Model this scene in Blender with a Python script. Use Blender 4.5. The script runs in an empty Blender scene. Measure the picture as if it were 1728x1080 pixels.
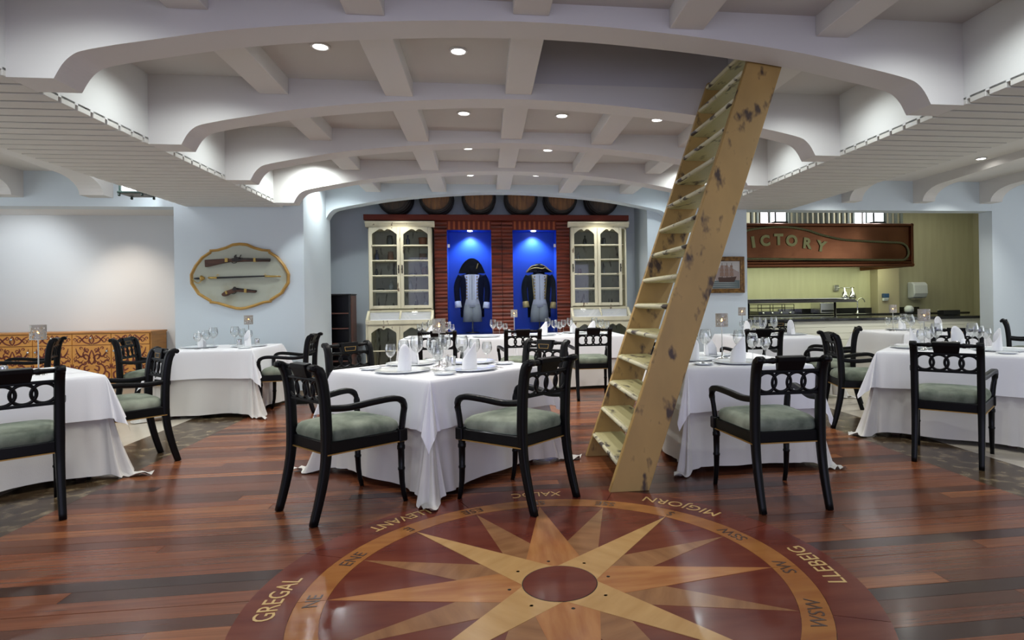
import bpy, bmesh, math, random
from mathutils import Vector, Matrix
R = math.radians
PI = math.pi
rnd = random.Random(7)
C = bpy.context.scene.collection
scn = bpy.context.scene

# ------------------------------------------------------------------ camera
YAW, ROLL, CAMH = 0.124, -0.0142, 1.25
cam_d = bpy.data.cameras.new('camera')
cam_d.sensor_width = 36.0
cam_d.lens = 1000.0 / 1728.0 * 36.0
cam_d.shift_x = -0.0458
cam_d.shift_y = -0.01866
cam_d.clip_start = 0.05
cam = bpy.data.objects.new('camera', cam_d)
C.objects.link(cam)
cam.matrix_world = Matrix.Translation((0, 0, CAMH)) @ Matrix.Rotation(-YAW, 4, 'Z') @ Matrix.Rotation(R(90), 4, 'X') @ Matrix.Rotation(ROLL, 4, 'Z')
scn.camera = cam

# ------------------------------------------------------------------ world, lights, exposure
SPOT_W, SIDE_W, BACK_W, WORLD_S = 62.0, 34.0, 105.0, 0.36
w = bpy.data.worlds.new('world'); scn.world = w; w.use_nodes = True
bg = w.node_tree.nodes['Background']
bg.inputs[0].default_value = (0.80, 0.88, 1.0, 1); bg.inputs[1].default_value = WORLD_S
vs = scn.view_settings
vs.view_transform = 'Standard'; vs.look = 'None'; vs.gamma = 1.0; vs.use_curve_mapping = False
vs.exposure = 0.25

def area(name, loc, rot, sx, sy, power, col):
    l = bpy.data.lights.new(name, 'AREA'); l.shape = 'RECTANGLE'; l.size = sx; l.size_y = sy
    l.energy = power; l.color = col
    o = bpy.data.objects.new(name, l); C.objects.link(o)
    o.location = loc; o.rotation_euler = rot
    return o
def spot(name, loc, power, col=(1, .97, .92), angle=150, blend=.6, target=None, size=.05):
    l = bpy.data.lights.new(name, 'SPOT'); l.energy = power; l.color = col
    l.spot_size = R(angle); l.spot_blend = blend; l.shadow_soft_size = size
    o = bpy.data.objects.new(name, l); C.objects.link(o); o.location = loc
    if target is not None:
        o.rotation_euler = (Vector(target) - Vector(loc)).to_track_quat('-Z', 'Y').to_euler()
    return o
# daylight through the windows behind the camera, on the open side of the room
area('daylight_area', (0.6, -3.2, 1.7), (R(90), 0, 0), 7.0, 2.6, BACK_W, (0.68, 0.68, 1.0))
# daylight-tinted fill areas added out at the two open side bays
area('daylight_area', (-8.2, 4.5, 1.8), (0, R(-90), 0), 2.2, 6.0, 55, (0.90, 0.96, 1.0))
area('daylight_area', (10.2, 4.0, 1.8), (0, R(90), 0), 2.2, 6.0, 55, (0.92, 0.97, 1.0))

# ------------------------------------------------------------------ materials
MATS = {}
def mat(name, col, rough=.5, metal=0.0, spec=.5, coat=0.0, noise=None, bump=None, **kw):
    """procedural material; noise=(scale, colour2, amount[, stretch])"""
    m = bpy.data.materials.new(name); m.use_nodes = True
    nt = m.node_tree; b = nt.nodes['Principled BSDF']
    b.inputs['Base Color'].default_value = (*col, 1)
    b.inputs['Roughness'].default_value = rough
    b.inputs['Metallic'].default_value = metal
    b.inputs['Specular IOR Level'].default_value = spec
    b.inputs['Coat Weight'].default_value = coat
    b.inputs['Coat Roughness'].default_value = .08
    for k, v in kw.items(): b.inputs[k].default_value = v
    tc = None
    if noise or bump:
        tc = nt.nodes.new('ShaderNodeTexCoord'); mp = nt.nodes.new('ShaderNodeMapping')
        nt.links.new(tc.outputs['Object'], mp.inputs[0])
    if noise:
        sc, c2, lo, hi = noise[:4]
        if len(noise) > 4: mp.inputs['Scale'].default_value = noise[4]
        n = nt.nodes.new('ShaderNodeTexNoise'); n.inputs['Scale'].default_value = sc; n.inputs['Detail'].default_value = 6
        nt.links.new(mp.outputs[0], n.inputs['Vector'])
        r = nt.nodes.new('ShaderNodeValToRGB')
        r.color_ramp.elements[0].position = lo; r.color_ramp.elements[0].color = (*col, 1)
        r.color_ramp.elements[1].position = hi; r.color_ramp.elements[1].color = (*c2, 1)
        nt.links.new(n.outputs['Fac'], r.inputs[0]); nt.links.new(r.outputs[0], b.inputs['Base Color'])
    if bump:
        n2 = nt.nodes.new('ShaderNodeTexNoise'); n2.inputs['Scale'].default_value = bump[0]; n2.inputs['Detail'].default_value = 4
        nt.links.new(mp.outputs[0], n2.inputs['Vector'])
        bp = nt.nodes.new('ShaderNodeBump'); bp.inputs['Strength'].default_value = bump[1]; bp.inputs['Distance'].default_value = .01
        nt.links.new(n2.outputs['Fac'], bp.inputs['Height']); nt.links.new(bp.outputs[0], b.inputs['Normal'])
    MATS[name] = m
    return m
def emit(name, col, s):
    m = bpy.data.materials.new(name); m.use_nodes = True
    b = m.node_tree.nodes['Principled BSDF']
    b.inputs['Base Color'].default_value = (*col, 1)
    b.inputs['Emission Color'].default_value = (*col, 1); b.inputs['Emission Strength'].default_value = s
    MATS[name] = m; return m
def thin_glass(name, tint=(1, 1, 1), refl=1.0, base=.04):
    m = bpy.data.materials.new(name); m.use_nodes = True; nt = m.node_tree
    nt.nodes.remove(nt.nodes['Principled BSDF'])
    out = nt.nodes['Material Output']
    t = nt.nodes.new('ShaderNodeBsdfTransparent'); t.inputs[0].default_value = (*tint, 1)
    g = nt.nodes.new('ShaderNodeBsdfGlossy'); g.inputs['Roughness'].default_value = .02
    lw = nt.nodes.new('ShaderNodeLayerWeight'); lw.inputs[0].default_value = .35
    mr = nt.nodes.new('ShaderNodeMapRange'); mr.inputs['To Min'].default_value = base; mr.inputs['To Max'].default_value = refl
    mx = nt.nodes.new('ShaderNodeMixShader')
    nt.links.new(lw.outputs['Facing'], mr.inputs[0]); nt.links.new(mr.outputs[0], mx.inputs[0])
    nt.links.new(t.outputs[0], mx.inputs[1]); nt.links.new(g.outputs[0], mx.inputs[2]); nt.links.new(mx.outputs[0], out.inputs[0])
    MATS[name] = m; return m
def plank_mat(name, cols, rough=.27, coat=.10, grain=(.9, 26, 26), sat=1.0):
    """each plank (object or mesh island) takes its own tone"""
    m = bpy.data.materials.new(name); m.use_nodes = True; nt = m.node_tree; b = nt.nodes['Principled BSDF']
    L = nt.links
    oi = nt.nodes.new('ShaderNodeObjectInfo'); ge = nt.nodes.new('ShaderNodeNewGeometry')
    ad = nt.nodes.new('ShaderNodeMath'); ad.operation = 'ADD'
    fr = nt.nodes.new('ShaderNodeMath'); fr.operation = 'FRACT'
    L.new(oi.outputs['Random'], ad.inputs[0]); L.new(ge.outputs['Random Per Island'], ad.inputs[1]); L.new(ad.outputs[0], fr.inputs[0])
    rp = nt.nodes.new('ShaderNodeValToRGB'); rp.color_ramp.interpolation = 'CONSTANT'
    n = len(cols)
    while len(rp.color_ramp.elements) < n: rp.color_ramp.elements.new(.5)
    for i, c in enumerate(cols):
        rp.color_ramp.elements[i].position = i / n; rp.color_ramp.elements[i].color = (*c, 1)
    L.new(fr.outputs[0], rp.inputs[0])
    tc = nt.nodes.new('ShaderNodeNewGeometry'); mp = nt.nodes.new('ShaderNodeMapping'); mp.inputs['Scale'].default_value = grain
    L.new(tc.outputs['Position'], mp.inputs[0])
    wv = nt.nodes.new('ShaderNodeTexNoise'); wv.inputs['Scale'].default_value = 1.6; wv.inputs['Detail'].default_value = 8; wv.inputs['Roughness'].default_value = .65
    L.new(mp.outputs[0], wv.inputs['Vector'])
    r2 = nt.nodes.new('ShaderNodeMapRange'); r2.inputs['From Min'].default_value = .3; r2.inputs['From Max'].default_value = .7
    r2.inputs['To Min'].default_value = .62; r2.inputs['To Max'].default_value = 1.25
    L.new(wv.outputs['Fac'], r2.inputs[0])
    mx = nt.nodes.new('ShaderNodeMix'); mx.data_type = 'RGBA'; mx.blend_type = 'MULTIPLY'; mx.inputs[0].default_value = 1
    L.new(rp.outputs[0], mx.inputs[6]); L.new(r2.outputs[0], mx.inputs[7]); L.new(mx.outputs[2], b.inputs['Base Color'])
    b.inputs['Roughness'].default_value = rough; b.inputs['Coat Weight'].default_value = coat; b.inputs['Coat Roughness'].default_value = .12
    MATS[name] = m; return m
def spotted(name, base, dark, scale=3.0, lo=.60, hi=.68, rough=.45, fine=None, stretch=(1, 1, 1)):
    """distressed paint: worn patches in the base paint"""
    m = bpy.data.materials.new(name); m.use_nodes = True; nt = m.node_tree; b = nt.nodes['Principled BSDF']; L = nt.links
    tc = nt.nodes.new('ShaderNodeTexCoord'); mp = nt.nodes.new('ShaderNodeMapping'); mp.inputs['Scale'].default_value = stretch
    L.new(tc.outputs['Object'], mp.inputs[0])
    n = nt.nodes.new('ShaderNodeTexNoise'); n.inputs['Scale'].default_value = scale; n.inputs['Detail'].default_value = 3; n.inputs['Roughness'].default_value = .55
    L.new(mp.outputs[0], n.inputs['Vector'])
    r = nt.nodes.new('ShaderNodeValToRGB'); e = r.color_ramp.elements
    e[0].position = lo; e[0].color = (0, 0, 0, 1); e[1].position = hi; e[1].color = (1, 1, 1, 1)
    L.new(n.outputs['Fac'], r.inputs[0])
    n2 = nt.nodes.new('ShaderNodeTexNoise'); n2.inputs['Scale'].default_value = scale * .5; n2.inputs['Detail'].default_value = 8
    L.new(mp.outputs[0], n2.inputs['Vector'])
    r2 = nt.nodes.new('ShaderNodeMapRange'); r2.inputs['To Min'].default_value = .72; r2.inputs['To Max'].default_value = 1.2
    L.new(n2.outputs['Fac'], r2.inputs[0])
    m1 = nt.nodes.new('ShaderNodeMix'); m1.data_type = 'RGBA'; m1.blend_type = 'MULTIPLY'; m1.inputs[0].default_value = 1
    m1.inputs[6].default_value = (*base, 1); L.new(r2.outputs[0], m1.inputs[7])
    m2 = nt.nodes.new('ShaderNodeMix'); m2.data_type = 'RGBA'; m2.inputs[7].default_value = (*dark, 1)
    L.new(r.outputs[0], m2.inputs[0]); L.new(m1.outputs[2], m2.inputs[6]); L.new(m2.outputs[2], b.inputs['Base Color'])
    b.inputs['Roughness'].default_value = rough
    MATS[name] = m; return m

mat('plaster_blue', (.62, .69, .73), .75, bump=(60, .05))
mat('plaster_white', (.70, .70, .68), .75, bump=(60, .04))
mat('ceiling_paint', (.66, .64, .61), .8, bump=(50, .04))
mat('ceiling_panel', (.55, .53, .50), .8)
mat('shaft_paint', (.55, .54, .56), .8)
mat('slat_paint', (.60, .585, .54), .6)
mat('slat_gap', (.05, .05, .052), .8)
mat('stone_skirting', (.20, .16, .11), .35, noise=(9, (.33, .27, .19), .35, .65))
mat('left_wall', (.68, .70, .71), .8)
plank_mat('floor_planks', [(.125, .038, .018), (.20, .062, .025), (.060, .023, .015), (.265, .092, .034), (.145, .045, .020), (.045, .018, .013), (.185, .055, .023), (.095, .031, .016), (.225, .074, .028), (.16, .05, .022)])
mat('floor_base', (.03, .015, .01), .6)
mat('marble_brown', (.060, .038, .020), .2, spec=.3, coat=.0, noise=(5, (.30, .23, .135), .50, .74, (1, 2.4, 1)))
mat('tile_cream', (.62, .56, .46), .25, noise=(1.5, (.52, .47, .39), .35, .7))
def inlay(name, c1, c2, sc, stretch, rough=.22):
    return mat(name, c1, rough, coat=.12, spec=.3, noise=(sc, c2, .35, .68, stretch))
inlay('inlay_red', (.115, .022, .014), (.165, .040, .022), 2, (1, 5, 1))
inlay('inlay_ring', (.36, .150, .042), (.28, .10, .030), 2.5, (1, 6, 1))
inlay('inlay_maple', (.52, .31, .12), (.44, .245, .088), 3, (5, 1, 1))
inlay('inlay_orange', (.45, .20, .070), (.32, .115, .038), 3, (1, 6, 1))
inlay('inlay_brown', (.31, .15, .064), (.22, .095, .040), 3, (5, 1, 1))
mat('letter_gold', (.60, .40, .15), .3)
mat('letter_dark', (.055, .022, .012), .4)
mat('black_lacquer', (.0035, .0035, .004), .38, spec=.16, coat=.06)
mat('velvet_green', (.050, .066, .046), .9, spec=.2, noise=(3.4, (.35, .385, .30), .36, .64), **{'Sheen Weight': .30, 'Sheen Roughness': .35, 'Sheen Tint': (.65, .75, .62, 1)})
mat('gold_line', (.45, .27, .08), .4, .6)
mat('linen_white', (.84, .84, .86), .8, bump=(240, .08), **{'Sheen Weight': .15})
mat('linen_ivory', (.66, .64, .60), .85, bump=(200, .08))
mat('napkin_white', (.88, .88, .90), .8, bump=(300, .1))
mat('porcelain', (.80, .84, .86), .15, coat=.5)
mat('steel', (.62, .62, .62), .22, 1.0)
mat('chrome', (.7, .7, .7), .14, 1.0)
thin_glass('glass', (.97, .98, .98), .85, .05)
thin_glass('glass_pane', (.92, .94, .94), .5, .022)
thin_glass('glass_blue', (.88, .92, 1.0), .30, .001)
m = mat('lamp_mesh', (.40, .37, .33), .5, .45)
emit('flame', (1, .55, .15), 6)
emit('spot_lens', (1, .98, .94), 22)
mat('white_ring', (.8, .8, .78), .4)
spotted('ladder_paint', (.42, .265, .082), (.060, .034, .020), 8.0, .565, .68, .5, stretch=(1.3, 1, .7))
spotted('tread_paint', (.46, .42, .21), (.055, .045, .028), 8, .58, .68, .5, stretch=(1.6, .55, 1))
spotted('tread_edge', (.62, .58, .38), (.06, .045, .032), 11, .53, .60, .5, stretch=(1, .45, 1))
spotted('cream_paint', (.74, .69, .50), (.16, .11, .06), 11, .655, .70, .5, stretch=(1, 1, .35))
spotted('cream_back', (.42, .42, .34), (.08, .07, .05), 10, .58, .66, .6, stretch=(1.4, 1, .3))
mat('iron_dark', (.03, .026, .022), .4, .8)
mat('red_wood', (.17, .030, .013), .45, spec=.3, coat=.0, noise=(2.2, (.055, .012, .008), .40, .66, (1, 1, 9)))
mat('red_wood_dark', (.12, .020, .010), .5, spec=.2)
mat('red_strip', (.30, .075, .024), .45, spec=.2)
mat('niche_blue', (.008, .065, .46), .5)
mat('niche_floor', (.01, .025, .12), .3)
mat('barrel_head', (.13, .058, .022), .6, noise=(3, (.25, .115, .035), .42, .66, (8, 1, 1)))
mat('barrel_head_dark', (.05, .034, .022), .6, noise=(3, (.085, .055, .03), .42, .66, (8, 1, 1)))
mat('barrel_stave', (.032, .022, .016), .7)
mat('barrel_hoop', (.06, .06, .062), .4, .8)
mat('coat_navy', (.006, .008, .020), .9, spec=.08)
mat('coat_black', (.009, .012, .011), .9, spec=.08)
mat('hat_black', (.006, .006, .006), .85, spec=.08)
mat('cloth_white', (.70, .68, .62), .8)
mat('cloth_breeches', (.40, .40, .33), .85)
mat('brass', (.62, .42, .13), .3, 1.0)
mat('braid_gold', (.62, .45, .14), .5, .3)
mat('plaque_paper', (.42, .44, .36), .7, noise=(2.5, (.33, .30, .20), .55, .75))
mat('plaque_frame', (.52, .31, .08), .45, noise=(6, (.40, .22, .05), .4, .65))
mat('gun_wood', (.085, .032, .016), .45, noise=(4, (.05, .018, .010), .4, .6, (1, 8, 8)))
mat('gun_iron', (.05, .045, .042), .4, .8)
mat('sword_black', (.010, .010, .014), .45)
mat('sideboard_wood', (.54, .24, .055), .4, noise=(2, (.40, .165, .035), .4, .65, (1, 1, 12)))
mat('sideboard_door', (.70, .33, .065), .4, noise=(2, (.62, .27, .05), .4, .65, (1, 1, 8)))
mat('scroll_brown', (.17, .030, .012), .5)
mat('bookcase_black', (.012, .012, .012), .35)
mat('bookcase_side', (.12, .045, .03), .4)
mat('copper', (.215, .088, .042), .24, 1.0, noise=(1.6, (.135, .052, .026), .35, .65), bump=(3, .35))
mat('copper_dark', (.17, .065, .032), .35, 1.0)
mat('rope_bronze', (.17, .17, .075), .5, .4)
mat('letter_brass', (.24, .23, .10), .35, .7)
mat('kitchen_tile', (.50, .485, .32), .45, noise=(3.5, (.455, .435, .285), .35, .65, (3, 1, .35)))
mat('pillar_beige', (.42, .37, .25), .55)
mat('granite_black', (.012, .012, .014), .12, coat=.4)
mat('counter_cream', (.74, .74, .62), .5)
mat('grille_grey', (.17, .20, .17), .5)
mat('plastic_white', (.72, .76, .78), .35)
mat('plastic_blue', (.03, .07, .16), .35)
mat('lantern_frame', (.018, .035, .028), .4)
emit('lantern_glow', (.95, .97, 1.0), 5.5)
mat('frame_gold', (.25, .13, .035), .4, .4, noise=(20, (.12, .06, .02), .4, .6))
for nm, c in dict(paint_sky=(.46, .44, .42), paint_smoke=(.30, .24, .22), paint_sea=(.10, .13, .13), paint_hull=(.06, .028, .018), paint_sail=(.24, .15, .11), paint_mast=(.05, .03, .02), paint_foam=(.34, .36, .35)).items(): mat(nm, c, .6)
for nm, c in dict(bottle_dark=(.02, .03, .03), jar_brown=(.10, .045, .02), jar_blue=(.03, .05, .12), jar_clear=(.25, .28, .28), jar_terracotta=(.22, .07, .035)).items(): mat(nm, c, .2, coat=.4)

# ------------------------------------------------------------------ mesh helpers
class MB:
    def __init__(s): s.v = []; s.f = []; s.sm = []
    def add(s, vs, fs, smooth=False):
        k = len(s.v); s.v += [tuple(p) for p in vs]; s.f += [tuple(i + k for i in f) for f in fs]; s.sm += [smooth] * len(fs); return s
    def box(s, x0, x1, y0, y1, z0, z1):
        v = [(x0, y0, z0), (x1, y0, z0), (x1, y1, z0), (x0, y1, z0), (x0, y0, z1), (x1, y0, z1), (x1, y1, z1), (x0, y1, z1)]
        return s.add(v, [(0, 3, 2, 1), (4, 5, 6, 7), (0, 1, 5, 4), (1, 2, 6, 5), (2, 3, 7, 6), (3, 0, 4, 7)])
    def prism(s, poly, a, b, axis='y', smooth=False):
        """poly in the plane across axis, extruded a..b; axis y: poly=(x,z); z: (x,y); x: (y,z)"""
        n = len(poly)
        def P(p, t): return {'y': (p[0], t, p[1]), 'z': (p[0], p[1], t), 'x': (t, p[0], p[1])}[axis]
        v = [P(p, a) for p in poly] + [P(p, b) for p in poly]
        fs = [tuple(range(n)), tuple(range(2 * n - 1, n - 1, -1))]
        k = len(s.v); s.v += v
        s.f += [tuple(i + k for i in f) for f in fs]; s.sm += [False, False]
        for i in range(n):
            j = (i + 1) % n
            s.f.append((k + i, k + n + i, k + n + j, k + j)); s.sm.append(smooth)
        return s
    def lathe(s, prof, n=16, c=(0, 0, 0), axis='z', smooth=True, cap=True):
        v = []; f = []
        for r, z in prof:
            for i in range(n):
                a = 2 * PI * i / n; p = (r * math.cos(a), r * math.sin(a), z)
                if axis == 'y': p = (p[0], p[2], p[1])
                elif axis == 'x': p = (p[2], p[0], p[1])
                v.append((p[0] + c[0], p[1] + c[1], p[2] + c[2]))
        m = len(prof)
        for j in range(m - 1):
            for i in range(n):
                k = (i + 1) % n; f.append((j * n + i, j * n + k, (j + 1) * n + k, (j + 1) * n + i))
        s.add(v, f, smooth)
        if cap:
            k = len(s.v) - m * n
            if prof[0][0] > 1e-4: s.f.append(tuple(k + i for i in range(n - 1, -1, -1))); s.sm.append(False)
            if prof[-1][0] > 1e-4: s.f.append(tuple(k + (m - 1) * n + i for i in range(n))); s.sm.append(False)
        return s
    def tube(s, pts, rad, n=8, square=False, up=(0, 0, 1), smooth=True, closed=False):
        """swept section; rad: number, (rx, ry) or list of those"""
        P = [Vector(p) for p in pts]; m = len(P); v = []; f = []
        upv = Vector(up)
        for i in range(m):
            if closed: t = P[(i + 1) % m] - P[i - 1]
            else: t = (P[min(i + 1, m - 1)] - P[max(i - 1, 0)])
            t.normalize()
            a = upv.cross(t)
            if a.length < 1e-3: a = Vector((1, 0, 0)).cross(t)
            if a.length < 1e-3: a = Vector((0, 1, 0)).cross(t)
            a.normalize(); b = t.cross(a)
            r = rad[i] if isinstance(rad, list) else rad
            rx, ry = r if isinstance(r, tuple) else (r, r)
            for k in range(n):
                if square:
                    q = [(1, .72), (.72, 1), (-.72, 1), (-1, .72), (-1, -.72), (-.72, -1), (.72, -1), (1, -.72)][k]
                    cx, cy = q
                else:
                    an = 2 * PI * k / n; cx, cy = math.cos(an), math.sin(an)
                v.append(P[i] + a * (cx * rx) + b * (cy * ry))
        for i in range(m if closed else m - 1):
            i2 = (i + 1) % m
            for k in range(n):
                k2 = (k + 1) % n; f.append((i * n + k, i * n + k2, i2 * n + k2, i2 * n + k))
        if not closed:
            f.append(tuple(range(n - 1, -1, -1))); f.append(tuple((m - 1) * n + k for k in range(n)))
        return s.add(v, f, smooth)
    def grid(s, rows, smooth=True, closed=False):
        m = len(rows); n = len(rows[0]); f = []
        for j in range(m - 1):
            for i in range(n if closed else n - 1):
                k = (i + 1) % n; f.append((j * n + i, j * n + k, (j + 1) * n + k, (j + 1) * n + i))
        return s.add([p for r in rows for p in r], f, smooth)
    def mesh(s, name, m, bevel=0.0):
        me = bpy.data.meshes.new(name); me.from_pydata(s.v, [], s.f)
        me.polygons.foreach_set('use_smooth', s.sm)
        bm = bmesh.new(); bm.from_mesh(me)
        bmesh.ops.recalc_face_normals(bm, faces=bm.faces)
        if bevel > 0:
            es = [e for e in bm.edges if len(e.link_faces) == 2 and e.calc_face_angle(0) > .6]
            bmesh.ops.bevel(bm, geom=es, offset=bevel, segments=1, affect='EDGES', clamp_overlap=True)
        bm.to_mesh(me); bm.free()
        me.materials.append(MATS[m] if isinstance(m, str) else m)
        me.update(); return me
def obj(name, mb, m=None, parent=None, loc=None, bevel=0.0, label=None, stuff=False):
    me = mb.mesh(name, m, bevel) if isinstance(mb, MB) else mb
    o = bpy.data.objects.new(name, me); C.objects.link(o)
    if parent is not None: o.parent = parent
    if loc is not None: o.location = loc
    if label: o['label'] = label
    if stuff: o['kind'] = 'stuff'
    return o
def tag(o, label, cat, group=None):
    o['label'] = label; o['category'] = cat
    if group: o['group'] = group
    return o
def thing(name, label, cat, loc=(0, 0, 0), rotz=0.0, group=None):
    o = bpy.data.objects.new(name, None); C.objects.link(o); o.empty_display_size = .1
    o.location = loc; o.rotation_euler = (0, 0, rotz)
    return tag(o, label, cat, group)
def struct(name, mb, m, parent=None, bevel=0.0):
    o = obj(name, mb, m, parent, bevel=bevel)
    if parent is None: o['kind'] = 'structure'
    return o
def dup(root, loc, rotz, label, group=None):
    r = root.copy(); C.objects.link(r); r.location = loc; r.rotation_euler = (0, 0, rotz); r['label'] = label
    if group: r['group'] = group
    for ch in list(root.children):
        c = ch.copy(); C.objects.link(c); c.parent = r
        for g in list(ch.children):
            d = g.copy(); C.objects.link(d); d.parent = c
    return r
def smooth_path(pts, n=6):
    """Catmull-Rom through points"""
    P = [Vector(p) for p in pts]; out = []
    for i in range(len(P) - 1):
        p0, p1, p2, p3 = P[max(i - 1, 0)], P[i], P[i + 1], P[min(i + 2, len(P) - 1)]
        for k in range(n):
            t = k / n
            out.append(.5 * ((2 * p1) + (p2 - p0) * t + (2 * p0 - 5 * p1 + 4 * p2 - p3) * t * t + (3 * p1 - p0 - 3 * p2 + p3) * t ** 3))
    out.append(P[-1]); return out
def text_mb(txt, size, depth, align='CENTER', shear=0.0, bold=0.0):
    cu = bpy.data.curves.new('txt', 'FONT'); cu.body = txt; cu.size = size; cu.extrude = depth; cu.align_x = align; cu.shear = shear; cu.offset = bold
    cu.resolution_u = 3
    o = bpy.data.objects.new('txt', cu); C.objects.link(o)
    dg = bpy.context.evaluated_depsgraph_get(); dg.update()
    me = bpy.data.meshes.new_from_object(o.evaluated_get(dg))
    mb = MB(); mb.add([v.co[:] for v in me.vertices], [tuple(p.vertices) for p in me.polygons])
    bpy.data.objects.remove(o); bpy.data.curves.remove(cu); bpy.data.meshes.remove(me)
    return mb
def at_y(px, py, y):
    """point of the plane y = const seen at a pixel of the photograph (used to measure the far wall)"""
    c, s, cy, sy = math.cos(ROLL), math.sin(ROLL), math.cos(YAW), math.sin(YAW)
    dx, dy = px - 864.0, py - 508.87
    u = (c * dx + s * dy - 79.2) / 1000.0; v = (c * dy - s * dx) / 1000.0
    t = y / (-u * sy + cy)
    return (u * cy + sy) * t, CAMH - v * t

# ================================================================== THE SETTING
XC = .31                                        # axis of the vault
WL, WR = -2.65, 3.27                            # inner edges of the lowered side ceilings
ZS, ZC = 2.55, 3.11                             # their height, height of the ceiling panels
BEAMS = [(2.27, 2.51), (3.68, 3.92), (5.10, 5.34), (6.51, 6.75), (7.92, 8.16), (9.45, 9.69)]
NEAR = -1.2

# ---- floor
fb = MB(); fb.box(-9, 10.5, NEAR - 1, 12, -.06, -.006)
floor = struct('floor', fb, 'floor_base')
# single planks where they show large, the far ones joined
unit = MB(); unit.box(0, 1, 0, 1, 0, 1); unit_me = unit.mesh('plank', 'floor_planks')
far = MB(); y = .2; row = 0
PW = .098
cnt = 0
while y < 8.6:
    x = WL + .0
    x -= 0
    first = True
    while x < WR - .01:
        Lk = rnd.uniform(1.6, 3.6) if not first else rnd.uniform(.4, 3.0)
        first = False
        x1 = min(x + Lk, WR)
        if WR - x1 < .25: x1 = WR
        z1 = rnd.uniform(-.0012, 0)
        if 1.3 < y < 6.2 and cnt < 296:
            o = bpy.data.objects.new('plank', unit_me); C.objects.link(o); o.parent = floor
            o.location = (x + .0008, y + .0008, -.02); o.scale = (x1 - x - .0016, PW - .0016, .02 + z1); cnt += 1
        else:
            far.box(x + .0008, x1 - .0008, y + .0008, y + PW - .0008, -.02, z1)
        x = x1
    y += PW; row += 1
obj('far_planks', far, 'floor_planks', floor, stuff=True)
# marble borders in slabs and the cream tiles beyond
def slabs(x0, x1, y0, y1, step, m, name, j=.0012):
    mb = MB(); mb.box(0, 1, 0, 1, 0, 1); me = mb.mesh(name, m)
    y = y0
    while y < y1 - .01:
        ya = min(y + step[1], y1); x = x0
        while x < x1 - .01:
            xa = min(x + step[0], x1)
            o = bpy.data.objects.new(name, me); C.objects.link(o); o.parent = floor
            o.location = (x + j, y + j, -.02); o.scale = (xa - x - 2 * j, ya - y - 2 * j, .02 + rnd.uniform(-.0006, 0))
            x = xa
        y = ya
mar = lambda a, b: slabs(a, b, .4, 8.6, (.7, 1.4), 'marble_brown', 'marble_slab', .0004)
mar(-3.24, WL); mar(WR, 3.84)
def tiles(x0, x1, y0, y1, s=.6):
    mb = MB()
    y = y0
    while y < y1 - .01:
        x = x0
        while x < x1 - .01:
            mb.box(x + .0006, min(x + s, x1) - .0006, y + .0006, min(y + s, y1) - .0006, -.02, rnd.uniform(-.0008, 0)); x += s
        y += s
    return mb
obj('side_tiles', tiles(-8.4, -3.24, .4, 10.4), 'tile_cream', floor, stuff=True)
obj('side_tiles', tiles(3.84, 10.2, .4, 12), 'tile_cream', floor, stuff=True)
obj('back_tiles', tiles(-3.24, 3.84, 8.6, 11), 'tile_cream', floor, stuff=True)

# ---- vaulted ceiling: panels, arched beams, ribs
RX = [-1.69, -.69, XC, 1.31, 2.31]
HOLE = (RX[2] + .11, RX[4] - .11, 3.92, 5.10)   # hatch the ladder climbs into
cb = MB()
cb.box(WL - .1, WR + .1, NEAR, HOLE[2] - .08, ZC, ZC + .1)
cb.box(WL - .1, HOLE[0] - .03, HOLE[2] - .08, HOLE[3] + .08, ZC, ZC + .1)
cb.box(HOLE[1] + .03, WR + .1, HOLE[2] - .08, HOLE[3] + .08, ZC, ZC + .1)
cb.box(WL - .1, WR + .1, HOLE[3] + .08, 9.69, ZC, ZC + .1)
cb.box(-3.6, WR + .1, 9.69, 11, ZC + .32, ZC + .42)
ceiling = struct('ceiling', cb, 'ceiling_panel')
# hatch shaft
hb = MB()
z0, z1 = ZC + .02, 4.1
a, b, c_, d = HOLE
hb.box(a - .06, a, c_ - .06, d + .06, z0 - .07, z1); hb.box(b, b + .06, c_ - .06, d + .06, z0 - .07, z1)
hb.box(a, b, c_ - .06, c_, z0, z1); hb.box(a, b, d, d + .06, z0, z1); hb.box(a - .06, b + .06, c_ - .06, d + .06, z1, z1 + .06)
struct('hatch_shaft', hb, 'shaft_paint')
HALF = [(-2.715, 2.55), (-2.67, 2.632), (-2.62, 2.685), (-2.56, 2.714), (-2.42, 2.747), (-2.26, 2.778), (-1.77, 2.865), (-1.16, 2.932), (-.55, 2.974), (-.2, 2.986), (0, 2.988)]
half = [(p.x, p.y) for p in smooth_path([(a, b, 0) for a, b in HALF], 4)]
arch = [(XC + u, z) for u, z in half] + [(XC - u, z) for u, z in half[-2::-1]]
for i, (ya, yb) in enumerate(BEAMS):
    mb = MB()
    top = ZC + .02
    # underside strip + faces built as a fan of quads so that the shading stays clean
    xs = [(WL, ZS)] + arch + [(WR, ZS)]
    n = len(xs)
    v = [(x, ya, z) for x, z in xs] + [(x, yb, z) for x, z in xs] + [(x, ya, top) for x, z in xs] + [(x, yb, top) for x, z in xs]
    fs = []
    for k in range(n - 1):
        fs += [(k, k + 1, 2 * n + k + 1, 2 * n + k), (n + k, 3 * n + k, 3 * n + k + 1, n + k + 1), (k, n + k, n + k + 1, k + 1)]
    fs += [(0, 2 * n, 3 * n, n), (n - 1, 2 * n - 1, 4 * n - 1, 3 * n - 1)]
    mb.add(v, fs)
    o = struct('ceiling_beam', mb, 'ceiling_paint')
    if i >= 5:
        o.data.materials[0] = MATS['plaster_blue']
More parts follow.
